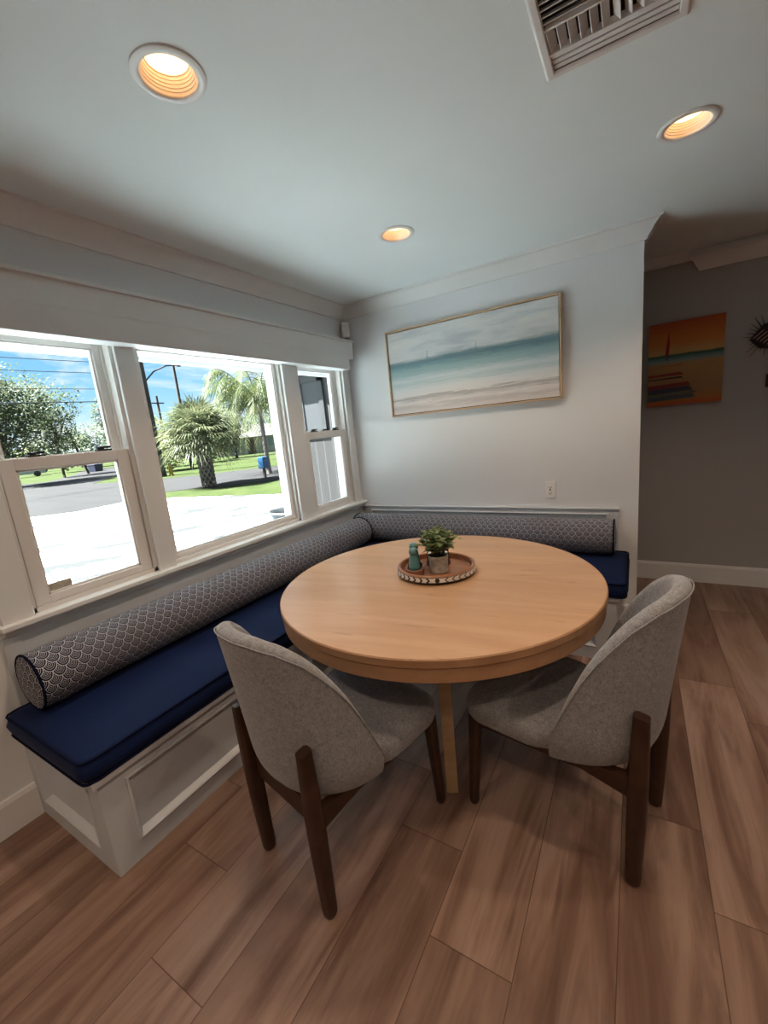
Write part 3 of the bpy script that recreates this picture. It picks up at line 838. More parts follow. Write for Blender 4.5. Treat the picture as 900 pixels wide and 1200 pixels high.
for k in range(40):
    a = rng.uniform(0, 2*pi); sp = rng.uniform(.1, 1)**.6
    top = Vector((cos(a)*.096*sp, sin(a)*.096*sp, .165+.040*(1-sp*sp)-.050*sp*rng.random()))
    base = Vector((cos(a)*.02, sin(a)*.02, .07)); midp = (base+top)/2+Vector((0, 0, .02))
    tube(bmS, [base, midp, top], [.0016, .0013, .0008], 5)
    for j in range(9):
        f = .28+.72*j/8
        q = base.lerp(midp, f*2) if f < .5 else midp.lerp(top, f*2-1)
        b2 = rng.uniform(0, 2*pi); dd = Vector((cos(b2), sin(b2), rng.uniform(-.1, .9)))
        leaf_quad(bmL, q, dd, Vector((0, 0, 1)), rng.uniform(.028, .042), rng.uniform(.017, .024))
obj('stems', bmS, M_stem, pt, smooth=180); obj('leaves', bmL, M_leaf, pt, smooth=180)
M_brown = mat('dark brown wood', rough=.45, build=oak((.06, .025, .013), (.10, .042, .022), (.14, .06, .03)))
cup = thing('coaster_holder', 'dark brown wooden coaster holder behind the plant pot', 'coaster holder', rel(.012, .084))
bm = B(); lathe(bm, [(0, 0), (.058, 0), (.060, .004), (.060, .010), (0, .010)], 36); obj('base', bm, M_brown, cup, smooth=40)
for q in range(4):
    a = A0+RAD(45+90*q); bm = B(); box(bm, (-.004, -.016, .008), (.004, .016, .062), Matrix.Rotation(a, 4, 'Z') @ Matrix.Translation((.056, 0, 0)), bevel=.002); obj('post', bm, M_brown, cup)
for q in range(5):
    w = tag(obj('coaster', (lambda b: (lathe(b, [(0, 0), (.048, 0), (.050, .002), (.050, .006), (.048, .008), (0, .008)], 32), b)[1])(B()), M_brown if q % 2 else M_inlay, smooth=40),
            ('dark brown' if q % 2 else 'pale')+' round coaster, '+['lowest', 'second lowest', 'middle', 'second highest', 'topmost'][q]+' in the holder behind the plant', 'coaster', 'coasters in the holder')
    p = rel(.012, .084, .0105+q*.0085); w.location = p

# ------------------------------------------------------------------ pictures
def canvas_uv(bm, w, h, th):
    uvl = bm.loops.layers.uv.new('UVMap')
    box(bm, (-w/2, -th, 0), (w/2, 0, h))
    for f in bm.faces:
        for lp in f.loops: lp[uvl].uv = ((lp.vert.co.x+w/2)/w, lp.vert.co.z/h)
def seascape(t, b, tc):
    u, v, _ = t.xyz(tc.outputs['UV'])[:3]
    uv = tc.outputs['UV']
    n1 = t.noise(t.comb(t.m('MULTIPLY', u, 2.2), t.m('MULTIPLY', v, 6)), 1.6, 5, .6, .6)
    n2 = t.noise(t.comb(t.m('MULTIPLY', u, 3.5), t.m('MULTIPLY', v, 26)), 1.5, 5, .65, 1.2)
    vv = t.m('ADD', v, t.m('MULTIPLY', t.m('SUBTRACT', n2, .5), .15))
    sea = t.ramp(vv, [(0, (.66, .61, .59)), (.07, (.50, .46, .45)), (.12, (.70, .66, .64)), (.18, (.36, .34, .34)), (.21, (.68, .66, .65)), (.29, (.64, .66, .66)), (.35, (.44, .54, .55)), (.40, (.58, .63, .64)), (.46, (.33, .45, .47)), (.53, (.25, .37, .40)), (.60, (.115, .205, .235)), (.64, (.20, .28, .31))])
    sky = t.ramp(n1, [(.3, (.46, .50, .53)), (.5, (.62, .64, .65)), (.7, (.74, .73, .71))])
    hz = t.m('ADD', v, t.m('ADD', t.m('MULTIPLY', t.m('SUBTRACT', n1, .5), .06), t.m('MULTIPLY', t.m('SUBTRACT', .45, u), .02)))
    m_ = t.ramp(hz, [(.625, (0, 0, 0)), (.66, (1, 1, 1))])
    col = t.mix(m_, sea, sky)
    foam = t.ramp(t.noise(t.comb(t.m('MULTIPLY', u, 3), t.m('MULTIPLY', v, 40)), 1.3, 4, .6, .8), [(.60, (0, 0, 0)), (.68, (1, 1, 1))])
    low = t.ramp(v, [(.10, (1, 1, 1)), (.52, (0, 0, 0))])
    col = t.mix(t.m('MULTIPLY', t.m('MULTIPLY', foam, low), .7), col, (.78, .78, .78, 1))
    t.link(col, b.inputs['Base Color'])
M_sea = mat('painted seascape', rough=.6, spec=.3, build=seascape, bump=(90, .25, .002))
PW, PH = 1.290, .652
pic = thing('framed_painting', 'wide pale seascape painting in a thin oak frame on the back wall', 'painting', (1.0555, -.002, 1.518), 0)
bm = B(); canvas_uv(bm, PW-.034, PH-.034, .028); bmesh.ops.translate(bm, verts=bm.verts[:], vec=(0, -.006, .017)); cv = obj('canvas', bm, M_sea, pic)
for nm, a, b_ in (('l', (-PW/2, -.042, 0), (-PW/2+.012, 0, PH)), ('r', (PW/2-.012, -.042, 0), (PW/2, 0, PH)), ('t', (-PW/2, -.042, PH-.012), (PW/2, 0, PH)), ('b', (-PW/2, -.042, 0), (PW/2, 0, .012))):
    bm = B(); box(bm, a, b_, bevel=.0015); obj('frame_bar', bm, M_oakframe, pic)
bm = B(); box(bm, (-PW/2+.010, -.012, .010), (PW/2-.010, -.002, PH-.010)); obj('backing', bm, M_slot, pic)
M_ink = mat('dark paint stroke', (.16, .20, .22), rough=.6, vary=.2)
for u, hgt in ((-.30, .05), (.08, .045)):
    bm = B()
    z0 = PH*.63+u*-.012
    for a, b_ in (((u-.0012, -.0352, z0), (u+.0012, -.0340, z0+hgt)), ((u-.012, -.0352, z0-.002), (u+.012, -.0340, z0+.002))): box(bm, a, b_)
    obj('painted_boat', bm, M_ink, pic)

def sunset(t, b, tc):
    u, v, _ = t.xyz(tc.outputs['UV'])[:3]
    n = t.noise(t.comb(t.m('MULTIPLY', u, 3), t.m('MULTIPLY', v, 12)), 2.0, 4, .6, .4)
    vv = t.m('ADD', v, t.m('MULTIPLY', t.m('SUBTRACT', n, .5), .02))
    col = t.ramp(vv, [(0, (.50, .10, .035)), (.07, (.42, .17, .06)), (.16, (.34, .19, .09)), (.50, (.42, .25, .11)), (.535, (.24, .33, .32)), (.575, (.10, .22, .22)), (.605, (.03, .10, .08)), (.625, (.55, .36, .13)), (.75, (.55, .20, .055)), (1.0, (.40, .085, .028))])
    t.link(col, b.inputs['Base Color'])
M_sun = mat('painted beach sunset', rough=.7, spec=.15, build=sunset, bump=(120, .2, .002))
P2W, P2H = .452, .592
p2 = thing('canvas_painting', 'small orange beach sunset painting with a red sail on the hallway wall', 'painting', (2.4175, YH-.001, 1.400))
bm = B(); canvas_uv(bm, P2W, P2H, .032); obj('canvas', bm, M_sun, p2)
def stroke(poly, col, nm):
    bm = B(); prism(bm, [(x-P2W/2, z) for x, z in poly], 'y', -.0335, -.0318)
    obj('painted_'+nm, bm, mat('paint '+nm, col, rough=.7, vary=.15, vscale=30), p2)
stroke([(.105, .358), (.128, .358), (.134, .45), (.124, .53), (.116, .45)], (.30, .02, .012), 'sail')
stroke([(.115, .325), (.122, .325), (.122, .365), (.115, .365)], (.06, .02, .02), 'mast')
for i, (z0, z1, x1, c) in enumerate([(.045, .075, .30, (.07, .10, .14)), (.078, .095, .31, (.13, .15, .12)), (.098, .130, .28, (.045, .05, .09)), (.133, .160, .27, (.22, .03, .03)), (.165, .180, .24, (.40, .16, .08)), (.190, .205, .225, (.05, .03, .03)), (.212, .236, .225, (.24, .04, .03)), (.255, .262, .22, (.42, .24, .12)), (.282, .289, .22, (.36, .12, .06))]):
    stroke([(.004, z0-.012*(i < 4)), (x1, z0), (x1-.02, z1), (.004, z1-.008)], c, 'towel')

orn = thing('wall_ornament', 'dark striped wall ornament with spiky twigs at the hallway wall', 'wall ornament', (2.865, YH-.001, 1.80))
M_orn = mat('ornament dark', (.018, .013, .015), rough=.7, vary=.3, vscale=40); M_ornl = mat('ornament pale stripe', (.42, .26, .24), rough=.7, vary=.1)
bm = B(); loft(bm, [[(x*s, -y, z*s) for x, z in ((-.085, -.01), (-.02, .075), (.06, .09), (.10, 0), (.04, -.09), (-.03, -.075))] for y, s in ((.0, 1), (.03, 1), (.045, .85))]); ob = obj('ornament_body', bm, M_orn, orn)
for k in range(5):
    bm = B(); dx = .020*k
    tube(bm, [(-.072+dx*.9, -.0465, -.010-dx*.62), (-.020+dx*.9, -.0465, .036-dx*.62)], .0035, 6); obj('stripe', bm, M_ornl, ob)
M_twig = mat('twig', (.16, .13, .08), rough=.8, vary=.3)
for k in range(22):
    a = RAD(40+290*k/21); L = rng.uniform(.10, .16)
    bm = B(); tube(bm, [(.01+.05*cos(a), -.02, .05*sin(a)), (.01+L*cos(a), -.02-rng.uniform(0, .03), L*sin(a))], [.004, .0012], 6); obj('twig', bm, M_twig if k % 3 else M_orn, orn)
sw = thing('wall_switch', 'small black wall plate below the spiky ornament, at the edge of view', 'switch', (2.918, YH-.001, 1.505))
bm = B(); box(bm, (-.035, -.008, -.045), (.035, 0, .045), bevel=.003); obj('plate', bm, M_black, sw)
bm = B(); box(bm, (-.012, -.013, -.022), (.012, -.007, .022), bevel=.002); obj('toggle', bm, M_slot, sw)

# ------------------------------------------------------------------ outdoors
GZ = -.25
def at(az, d, z=GZ): return Vector((CAM.x-d*cos(RAD(az)), CAM.y+d*sin(RAD(az)), z))
def elz(d, el): return CAM.z+d*tan(RAD(el))
def pav(t, b, tc):
    v = t.mapping(tc.outputs['Object'], rot=(0, 0, RAD(12)))
    br = t.n('ShaderNodeTexBrick'); t.link(v, br.inputs['Vector'])
    br.inputs['Scale'].default_value = 1.0; br.inputs['Brick Width'].default_value = .42; br.inputs['Row Height'].default_value = .21; br.inputs['Mortar Size'].default_value = .016
    br.inputs['Color1'].default_value = (.64, .75, .775, 1); br.inputs['Color2'].default_value = (.54, .645, .67, 1); br.inputs['Mortar'].default_value = (.030, .034, .036, 1)
    n = t.noise(tc.outputs['Object'], 1.4, 5, .65)
    pc = t.mix(1.0, br.outputs['Color'], t.ramp(n, [(.3, (.84, .85, .86)), (.7, (1.06, 1.05, 1.04))]), 'MULTIPLY')
    ox, oy, _ = t.xyz(tc.outputs['Object'])[:3]
    pp = t.m('ADD', t.m('MULTIPLY', ox, -.88), t.m('MULTIPLY', oy, .47)); qq = t.m('ADD', t.m('MULTIPLY', ox, .47), t.m('MULTIPLY', oy, .88))
    wn_ = t.noise(t.comb(t.m('MULTIPLY', pp, 1.75), t.m('MULTIPLY', qq, .36)), 1.0, 5, .66, .5)
    t.link(t.mix(t.ramp(wn_, [(.51, (0, 0, 0)), (.55, (1, 1, 1))]), pc, (.026, .030, .031, 1)), b.inputs['Base Color'])
M_pav = mat('pale pavers', rough=.85, spec=.2, build=pav)
def asph(t, b, tc):
    n = t.noise(t.mapping(tc.outputs['Object'], scale=(.25, 1.2, 1)), 1.0, 5, .65)
    t.link(t.ramp(n, [(.3, (.0125, .0132, .0140)), (.55, (.0160, .0167, .0175)), (.75, (.0200, .0206, .0212))]), b.inputs['Base Color'])
M_asph = mat('pale asphalt', rough=.9, spec=.2, build=asph)
def lawn(t, b, tc):
    n = t.noise(tc.outputs['Object'], 1.2, 6, .7)
    t.link(t.ramp(n, [(.3, (.0135, .0225, .0060)), (.5, (.0240, .0365, .0100)), (.7, (.0350, .0435, .0155))]), b.inputs['Base Color'])
M_lawn = mat('lawn', rough=.95, spec=.1, build=lawn, bump=(30, .8, .05))
bm = B(); box(bm, (-260, -160, GZ-.30), (-.15, 260, GZ-.02)); box(bm, (-.15, -160, GZ-.30), (60, YF-.15, GZ-.02)); struct('ground', bm, M_lawn)
def slab(name, poly, m, z1, z0=GZ-.02, label=None):
    bm = B(); prism(bm, poly, 'z', z0, z1); return struct(name, bm, m, label=label)
slab('driveway', [(-.15, -9), (-.15, 6.6), (-7.1, 6.30), (-10.5, 5.86), (-12.65, 5.62), (-13.6, 4.9), (-13.45, 3.2), (-14.5, 2.2), (-17, -9)], M_pav, GZ, label='pale paver driveway outside the windows')
slab('street', [(-17.1, -9), (-14.52, 2.2), (-13.47, 3.2), (-13.62, 4.9), (-14.64, 6.82), (-13.3, 8.0), (-10.6, 9.94), (-4, 14.5), (8, 24), (4, 30), (-10, 22.5), (-17.56, 16.88), (-20.3, 13.2), (-23.5, 11.2), (-28, 10.4), (-32, 13.4), (-44, 22), (-60, 32), (-64, 26), (-48, 17.5), (-41, 12.8), (-44, 11.0), (-70, 4), (-70, -9)], M_asph, GZ-.005, label='pale asphalt street beyond the driveway')

def frond_pinnate(bm, base, az, rise, L, droop, nl=22, ll=.55, w=.035, hang=.7):
    """arching feather frond: leaflets hang on both sides"""
    pts = []; d = Vector((cos(az), sin(az), 0))
    for k in range(13):
        f = k/12; pts.append(base+d*(L*f*(1-.18*f*f))+Vector((0, 0, rise*f-droop*f*f*f)))
    for k in range(nl):
        f = .12+.88*k/(nl-1); i = min(11, int(f*12)); p = pts[i].lerp(pts[i+1], f*12-i); td = (pts[i+1]-pts[i]).normalized()
        s = td.cross(Vector((0, 0, 1))).normalized()
        for sg in (-1, 1):
            dd = (s*sg*.8+td*.55+Vector((0, 0, -hang*(.4+.6*rng.random())))).normalized()
            ln = ll*(.55+.7*sin(pi*min(1, f+.08)))*rng.uniform(.8, 1.1)
            a_ = p; b_ = p+dd*ln*.55; c_ = p+dd*ln+Vector((0, 0, -ln*.25))
            wv = td*w/2
            v = [bm.verts.new(q) for q in (a_-wv*.6, a_+wv*.6, b_-wv, b_+wv, c_)]
            bm.faces.new((v[0], v[1], v[3], v[2])); bm.faces.new((v[2], v[3], v[4]))
    return pts
def fan_leaf(bm, c, d, n, R, nb=25, spread=112):
    d = d.normalized(); s = d.cross(n).normalized(); n = s.cross(d).normalized()
    for k in range(nb):
        a = RAD(-spread+2*spread*k/(nb-1)); dd = d*cos(a)+s*sin(a); L = R*(.72+.28*cos(a))*rng.uniform(.9, 1.08)
        q = dd.cross(n).normalized()
        p0, p1, p2 = c, c+dd*L*.55+n*.03, c+dd*L-Vector((0, 0, L*rng.uniform(.10, .32)))-n*L*.08
        w = R*.026
        v = [bm.verts.new(z) for z in (p0, p1-q*w, p1+q*w, p2)]
        bm.faces.new((v[0], v[1], v[2])); bm.faces.new((v[1], v[3], v[2]))
M_frond = leafmat('cabbage palm fronds', (0.0425, 0.0559, 0.0267), (0.0800, 0.0959, 0.0482), (0.1226, 0.1333, 0.0719), 1.8)
M_frondq = leafmat('feather palm fronds', (0.0307, 0.0458, 0.0176), (0.0547, 0.0744, 0.0262), (0.0917, 0.1051, 0.0348), 1.4)
M_trunk = mat('palm trunk', (0.0255, 0.0211, 0.0170), rough=.95, vary=.3, vscale=9)
M_boot = mat('palm leaf bases', (0.1020, 0.0918, 0.0782), rough=.95, vary=.25, vscale=9)
pb = Vector((-12.98, 7.95, GZ)); Hp_ = 1.95
p1 = thing('cabbage_palm', 'short cabbage palm with a thick criss-cross trunk and shaggy fan leaves', 'palm tree', pb)
bm = B(); tube(bm, [(0, 0, -.02), (.0, 0, .3), (-.05, .03, 1.0), (-.09, .06, Hp_)], [.27, .24, .24, .27], 18); obj('trunk', bm, M_trunk, p1, smooth=60)
bm = B()
for r_ in range(13):
    z = .06+r_*Hp_/12.5
    for k in range(9):
        a = 2*pi*(k+(.5 if r_ % 2 else 0))/9; rr = .235+.02*(z/Hp_)
        off = Vector((-.05*z, .03*z, 0))
        for sg in (-1, 1):
            e = Vector((cos(a), sin(a), 0)); tg = Vector((-sin(a), cos(a), 0))
            b0 = off+e*rr+tg*sg*.085+Vector((0, 0, z)); b1 = off+e*(rr+.055)+tg*sg*.0+Vector((0, 0, z+.15))
            tube(bm, [b0, b1], [.030, .018], 5)
obj('leaf_bases', bm, M_boot, p1)
bm = B(); bmp = B()
ctr = Vector((-.08, .05, Hp_))
for k in range(92):
    az = 2*pi*k*.618; el = RAD(-24+108*((k+.5)/92)**.8); pl = rng.uniform(.65, 1.1)
    d = Vector((cos(az)*cos(el), sin(az)*cos(el), sin(el)))
    tip = ctr+d*pl+Vector((0, 0, -.06*cos(el)))
    tube(bmp, [ctr+d*.12, ctr+d*pl*.6+Vector((0, 0, .04)), tip], [.025, .013, .008], 5)
    fan_leaf(bm, tip, (d+Vector((0, 0, -.07))), Vector((0, 0, 1)) if abs(el) < 1.1 else Vector((cos(az), sin(az), .2)), rng.uniform(.85, 1.12))
obj('petioles', bmp, M_stem, p1, smooth=180); obj('fronds', bm, M_frond, p1)

def feather_palm(label, base, h, nf, L, lean=(0, 0)):
    t = thing('feather_palm', label, 'palm tree', base)
    top = Vector((lean[0], lean[1], h))
    bm = B(); tube(bm, [(0, 0, -.02), (lean[0]*.15, lean[1]*.15, h*.3), (lean[0]*.55, lean[1]*.55, h*.7), top], [.15, .11, .10, .12], 14); obj('trunk', bm, mat('grey palm trunk', (0.1428, 0.1326, 0.1190), rough=.9, vary=.2, vscale=5), t, smooth=60)
    bm = B(); bmr = B()
    for k in range(nf):
        az = 2*pi*k*.618+.4; f = (k+.5)/nf
        pts = frond_pinnate(bm, top+Vector((0, 0, .1)), az, L*(.15+1.0*f), L*rng.uniform(.85, 1.1), L*(1.15-.35*f), nl=34, ll=.72, w=.045, hang=.85)
        tube(bmr, pts, [.028-.0018*q for q in range(13)], 5)
    obj('frond_stalks', bmr, M_stem, t, smooth=180); obj('fronds', bm, M_frondq, t)
    return t
feather_palm('tall feather palm with arching fronds and a slim grey trunk by the grass strip', at(43.7, 22.3), 3.45, 40, 3.6, (-.1, .1))
feather_palm('feather palm with a bent trunk, beyond the tall one at the window edge', at(46.3, 27.5), 3.6, 26, 3.4, (-.5, -.1))

def bush_tree(name, label, base, h, rx, rz, zc, m, n, leaf, trunk=.18, cat='tree', group=None, lobes=9):
    t = thing(name, label, cat, base, 0, group)
    M_bark = bpy.data.materials.get('tree bark') or mat('tree bark', (0.0544, 0.0442, 0.0340), rough=.95, vary=.3, vscale=4)
    if trunk > 0:
        bm = B(); tube(bm, [(0, 0, -.02), (trunk*.4, 0, zc*.5), (0, 0, zc)], [trunk, trunk*.8, trunk*.5], 10)
        for k in range(5):
            a = 2*pi*k/5; tube(bm, [(0, 0, zc*.55), (rx*.5*cos(a), rx*.5*sin(a), zc+rz*.25)], [trunk*.5, trunk*.15], 6)
        obj('trunk', bm, M_bark, t, smooth=60)
    bm = B()
    lb = [(Vector((rng.uniform(-1, 1)*rx*.62, rng.uniform(-1, 1)*rx*.62, zc+rng.uniform(-.65, .62)*rz)), rng.uniform(.38, .58)) for _ in range(lobes)]
    for k in range(n):
        c, s = lb[k % len(lb)]
        v = Vector((rng.gauss(0, 1), rng.gauss(0, 1), rng.gauss(0, 1))).normalized()*rng.uniform(.45, 1.0)**.5
        p = c+Vector((v.x*rx*s, v.y*rx*s, v.z*rz*s))
        if p.z < .05: continue
        d = Vector((rng.uniform(-1, 1), rng.uniform(-1, 1), rng.uniform(-.6, .6))); nn = (v+Vector((0, 0, .8))).normalized()
        if abs(d.normalized().dot(nn)) > .95: continue
        d.normalize(); s_ = d.cross(nn).normalized(); L, W = leaf*rng.uniform(.7, 1.3), leaf*rng.uniform(.4, .6)
        q = [bm.verts.new(x) for x in (p-d*L/2, p+s_*W/2, p+d*L/2, p-s_*W/2)]; bm.faces.new(q)
    obj('foliage', bm, m, t)
    return t
M_tree = leafmat('grey green tree leaves', (0.0371, 0.0557, 0.0275), (0.0742, 0.0963, 0.0485), (0.1334, 0.1485, 0.0891), .9)
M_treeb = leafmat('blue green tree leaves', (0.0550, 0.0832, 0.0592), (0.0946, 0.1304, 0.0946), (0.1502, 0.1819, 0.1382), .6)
M_treey = leafmat('yellow green shrub leaves', (0.0790, 0.0970, 0.0251), (0.1365, 0.1507, 0.0430), (0.1939, 0.1974, 0.0718), .9)
def T(*a, **k): return bush_tree(*a, **k)
d = 42; T('leafy_tree', 'big loose grey green tree at the left of the left window', at(17.6, d), 9, 4.6, 3.5, 5.0, M_tree, 13000, .27, .22, lobes=22)
d = 51; T('leafy_tree', 'smaller leafy tree leaning out right of the big grey green tree', at(21.8, d), 7, 2.8, 3.3, 5.4, M_tree, 5200, .25, .14, lobes=12)
d = 76; T('shrub', 'bright yellow green shrub under the big tree', at(19.3, d), 2, 1.8, 2.0, 2.6, M_treey, 1100, .40, 0, 'shrub', lobes=6)
d = 76; T('shrub', 'olive shrub beneath the big tree, right of the yellow one', at(22.7, 69), 2, 2.6, 2.2, 2.6, M_tree, 1800, .40, 0, 'shrub', lobes=8)
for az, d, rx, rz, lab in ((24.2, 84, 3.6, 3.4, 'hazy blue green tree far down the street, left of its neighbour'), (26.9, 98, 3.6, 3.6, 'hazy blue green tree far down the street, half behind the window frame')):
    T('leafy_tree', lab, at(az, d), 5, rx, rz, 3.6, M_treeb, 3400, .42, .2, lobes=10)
d = 46; T('leafy_tree', 'tall thin tree beside the right edge of the left window', at(28.4, d), 6, 2.0, 3.4, 4.0, M_tree, 3600, .27, .14, lobes=10)
d = 38; T('leafy_tree', 'pale yellow green tree behind the utility pole, left of the palms', at(31.4, d), 4, 2.3, 2.0, 2.6, M_treey, 3600, .26, .16, lobes=9)
d = 46; T('leafy_tree', 'round pale green tree hidden behind the cabbage palm', at(35.4, d), 4, 2.7, 2.2, 2.5, M_treey, 3000, .30, .2, lobes=9)
d = 50; T('leafy_tree', 'green tree showing between the two palms', at(40.0, d), 5, 3.0, 2.6, 2.9, M_tree, 3000, .30, .2, lobes=9)
d = 84; T('leafy_tree', 'dark green tree behind the tall feather palm', at(45.5, d), 6, 6.0, 4.4, 4.8, M_tree, 2400, .42, .25, lobes=9)
tk = thing('tree_trunk', 'dark leaning tree trunk standing on the lawn behind the hydrant', 'tree trunk', Vector((-24.8, 13.23, GZ)))
bm = B(); tube(bm, [(0, 0, -.02), (-.08, .03, 1.0), (-.3, .1, 2.6)], [.26, .20, .15], 10); obj('trunk', bm, mat('dark bark', (0.0153, 0.0119, 0.0102), rough=.95, vary=.3), tk, smooth=60)

# poles and wires
M_pole = mat('weathered pole', (0.0289, 0.0255, 0.0231), rough=.9, vary=.25, vscale=3)
M_wire = mat('black cable', (.02, .02, .022), rough=.6, vary=.05)
up = thing('utility_pole', 'thick dark utility pole with a curved lamp arm behind the palms', 'utility pole', at(31.2, 31))
bm = B(); tube(bm, [(0, 0, -.02), (0, 0, 9.4)], [.22, .16], 12); obj('pole', bm, M_pole, up, smooth=60)
bm = B(); tube(bm, [(0, .1, 4.9+1.1), (0.3, .6, 6.6), (.6, 1.3, 6.95), (.8, 1.9, 7.0)], .045, 8); arm = obj('lamp_arm', bm, M_pole, up, smooth=60)
bm = B(); lathe(bm, [(0, .0), (.12, .02), (.14, .08), (.06, .14), (0, .15)], 14, (.85, 2.05, 6.9)); obj('lamp_head', bm, M_pole, arm, smooth=60)
bm = B(); box(bm, (-.06, -1.2, 8.4), (.06, 1.2, 8.55)); obj('cross_arm', bm, M_pole, up)
q = thing('utility_pole', 'thin utility pole rising above the cabbage palm', 'utility pole', at(34.6, 38)); bm = B(); tube(bm, [(0, 0, -.02), (0, 0, 11)], [.14, .09], 10); obj('pole', bm, M_pole, q, smooth=60)
bm = B(); box(bm, (-.05, -.9, 9.8), (.05, .9, 9.93)); obj('cross_arm', bm, M_pole, q)
q = thing('utility_pole', 'short distant wooden pole between the thick pole and the cabbage palm', 'utility pole', at(32.2, 52)); bm = B(); tube(bm, [(0, 0, -.02), (0, 0, 7.4)], [.16, .12], 10); obj('pole', bm, M_pole, q, smooth=60)
bm = B(); box(bm, (-.05, -.7, 6.6), (.05, .7, 6.72)); obj('cross_arm', bm, M_pole, q)
q = thing('utility_pole', 'slanting grey pole beside the big tree in the left window', 'utility pole', at(24.0, 55)); bm = B(); tube(bm, [(0, 0, -.02), (-.5, -.9, 5.0)], [.14, .10], 10); obj('pole', bm, M_pole, q, smooth=60)
for i, (z, lab) in enumerate(((6.54, 'topmost'), (5.94, 'second from the top'), (5.06, 'third from the top'), (4.36, 'lowest'))):
    bm = B(); pts = []
    for k in range(25):
        f = k/24; pts.append((-24.45, -30+43.0*f, z+.3*(2*f-1)**2-.06))
    tube(bm, pts, .018 if i < 3 else .028, 6)
    tag(obj('overhead_cable', bm, M_wire, smooth=180), 'black overhead cable crossing the left window, '+lab+' of four', 'cable', 'overhead cables along the street')

# hydrant, box, bin, car, planter, houses
M_yel = mat('hydrant yellow', (0.2108, 0.1360, 0.0136), rough=.5, vary=.1)
hy = thing('fire_hydrant', 'yellow fire hydrant on the far lawn beside the dark trunk', 'hydrant', Vector((-24.0, 13.35, GZ)))
bm = B(); lathe(bm, [(0, -.02), (.17, -.02), (.17, .06), (.12, .08), (.12, .55), (.15, .58), (.15, .63), (.10, .72), (.03, .76), (.03, .80), (0, .80)], 16); obj('barrel', bm, M_yel, hy, smooth=40)
for s in (-1, 1):
    bm = B(); tube(bm, [(0, .10*s, .45), (0, .2*s, .45)], [.06, .06], 10); obj('outlet_cap', bm, M_yel, hy, smooth=40)
M_blue = mat('blue plastic', (0.0068, 0.0544, 0.1360), rough=.5, vary=.08)
mb = thing('newspaper_box', 'blue box on a post beside the tall feather palm', 'newspaper box', Vector((-12.5, 10.6, GZ)))
bm = B(); box(bm, (-.05, -.05, -.02), (.05, .05, .55)); obj('post', bm, M_pole, mb)
bm = B(); box(bm, (-.17, -.17, .42), (.17, .17, .95), bevel=.03); o = obj('box_body', bm, M_blue, mb)
bm = B(); box(bm, (.168, -.12, .74), (.178, .12, .82)); obj('slot_door', bm, mat('pale blue panel', (0.0408, 0.1020, 0.1700), rough=.4, vary=.05), mb)
M_bin = mat('dark blue bin', (0.0102, 0.0153, 0.0374), rough=.6, vary=.1)
bn_ = thing('storage_bin', 'dark blue bin standing at the far end of the street', 'bin', at(24.75, 60), RAD(20))
bm = B(); loft(bm, [[(-.5*s, -.6*s, z), (.5*s, -.6*s, z), (.5*s, .6*s, z), (-.5*s, .6*s, z)] for z, s in ((-.01, .85), (.75, 1))]); obj('bin_body', bm, M_bin, bn_)
bm = B(); box(bm, (-.53, -.63, .75), (.53, .63, .84), bevel=.03); obj('lid', bm, M_bin, bn_)

def car(label, loc, rz, col):
    t = thing('parked_car', label, 'car', loc, rz)
    Mc = mat('white car paint', col, rough=.25, coat=.5, vary=.01); Mg = mat('dark car glass', (.03, .04, .05), rough=.1, vary=.05); Mt = mat('tyre', (.02, .02, .02), rough=.8, vary=.1)
    bm = B()
    pr = [(-2.3, .35), (2.3, .35), (2.35, .75), (2.2, .98), (1.25, 1.08), (.6, 1.62), (-1.7, 1.68), (-2.25, 1.1), (-2.35, .7)]
    loft(bm, [[(x, y*.9, .35+(z-.35)*s) for x, z in pr] for y, s in ((-1.0, .96), (-.9, 1), (.9, 1), (1.0, .96))]); obj('body', bm, Mc, t)
    for y in (-.912, .912):
        bm = B(); prism(bm, [(.95, 1.10), (.52, 1.52), (-1.55, 1.56), (-1.9, 1.12)], 'y', y-.012, y+.012); obj('side_window', bm, Mg, t)
    for x in (-1.45, 1.45):
        for y in (-.82, .82):
            bm = B(); lathe(bm, [(0, -.11), (.30, -.11), (.35, -.08), (.35, .08), (.30, .11), (0, .11)], 20, mtx=Matrix.Translation((x, y, .345)) @ Matrix.Rotation(pi/2, 4, 'X')); obj('wheel', bm, Mt, t, smooth=40)
    return t
car('white car parked on the far lawn at the left', at(18.4, 69), RAD(72), (.22, .235, .25))
car('dark car parked behind the white one down the street', at(21.2, 92), RAD(72), (.10, .11, .12))

pl = thing('urn_planter', 'dark grey urn planter standing on the pavers below the middle window', 'planter', Vector((-1.05, .16, GZ)))
M_urn = mat('dark urn', (0.0153, 0.0199, 0.0229), rough=.6, vary=.15, vscale=10)
bm = B(); lathe(bm, [(0, 0), (.13, 0), (.14, .04), (.10, .10), (.12, .16), (.17, .45), (.19, .80), (.215, .90), (.235, .925), (.225, .94), (.19, .92), (.16, .85), (0, .84)], 28); obj('urn', bm, M_urn, pl, smooth=50)
bm = B(); lathe(bm, [(0, .845), (.165, .845), (0, .88)], 20); obj('soil', bm, M_soil, pl)

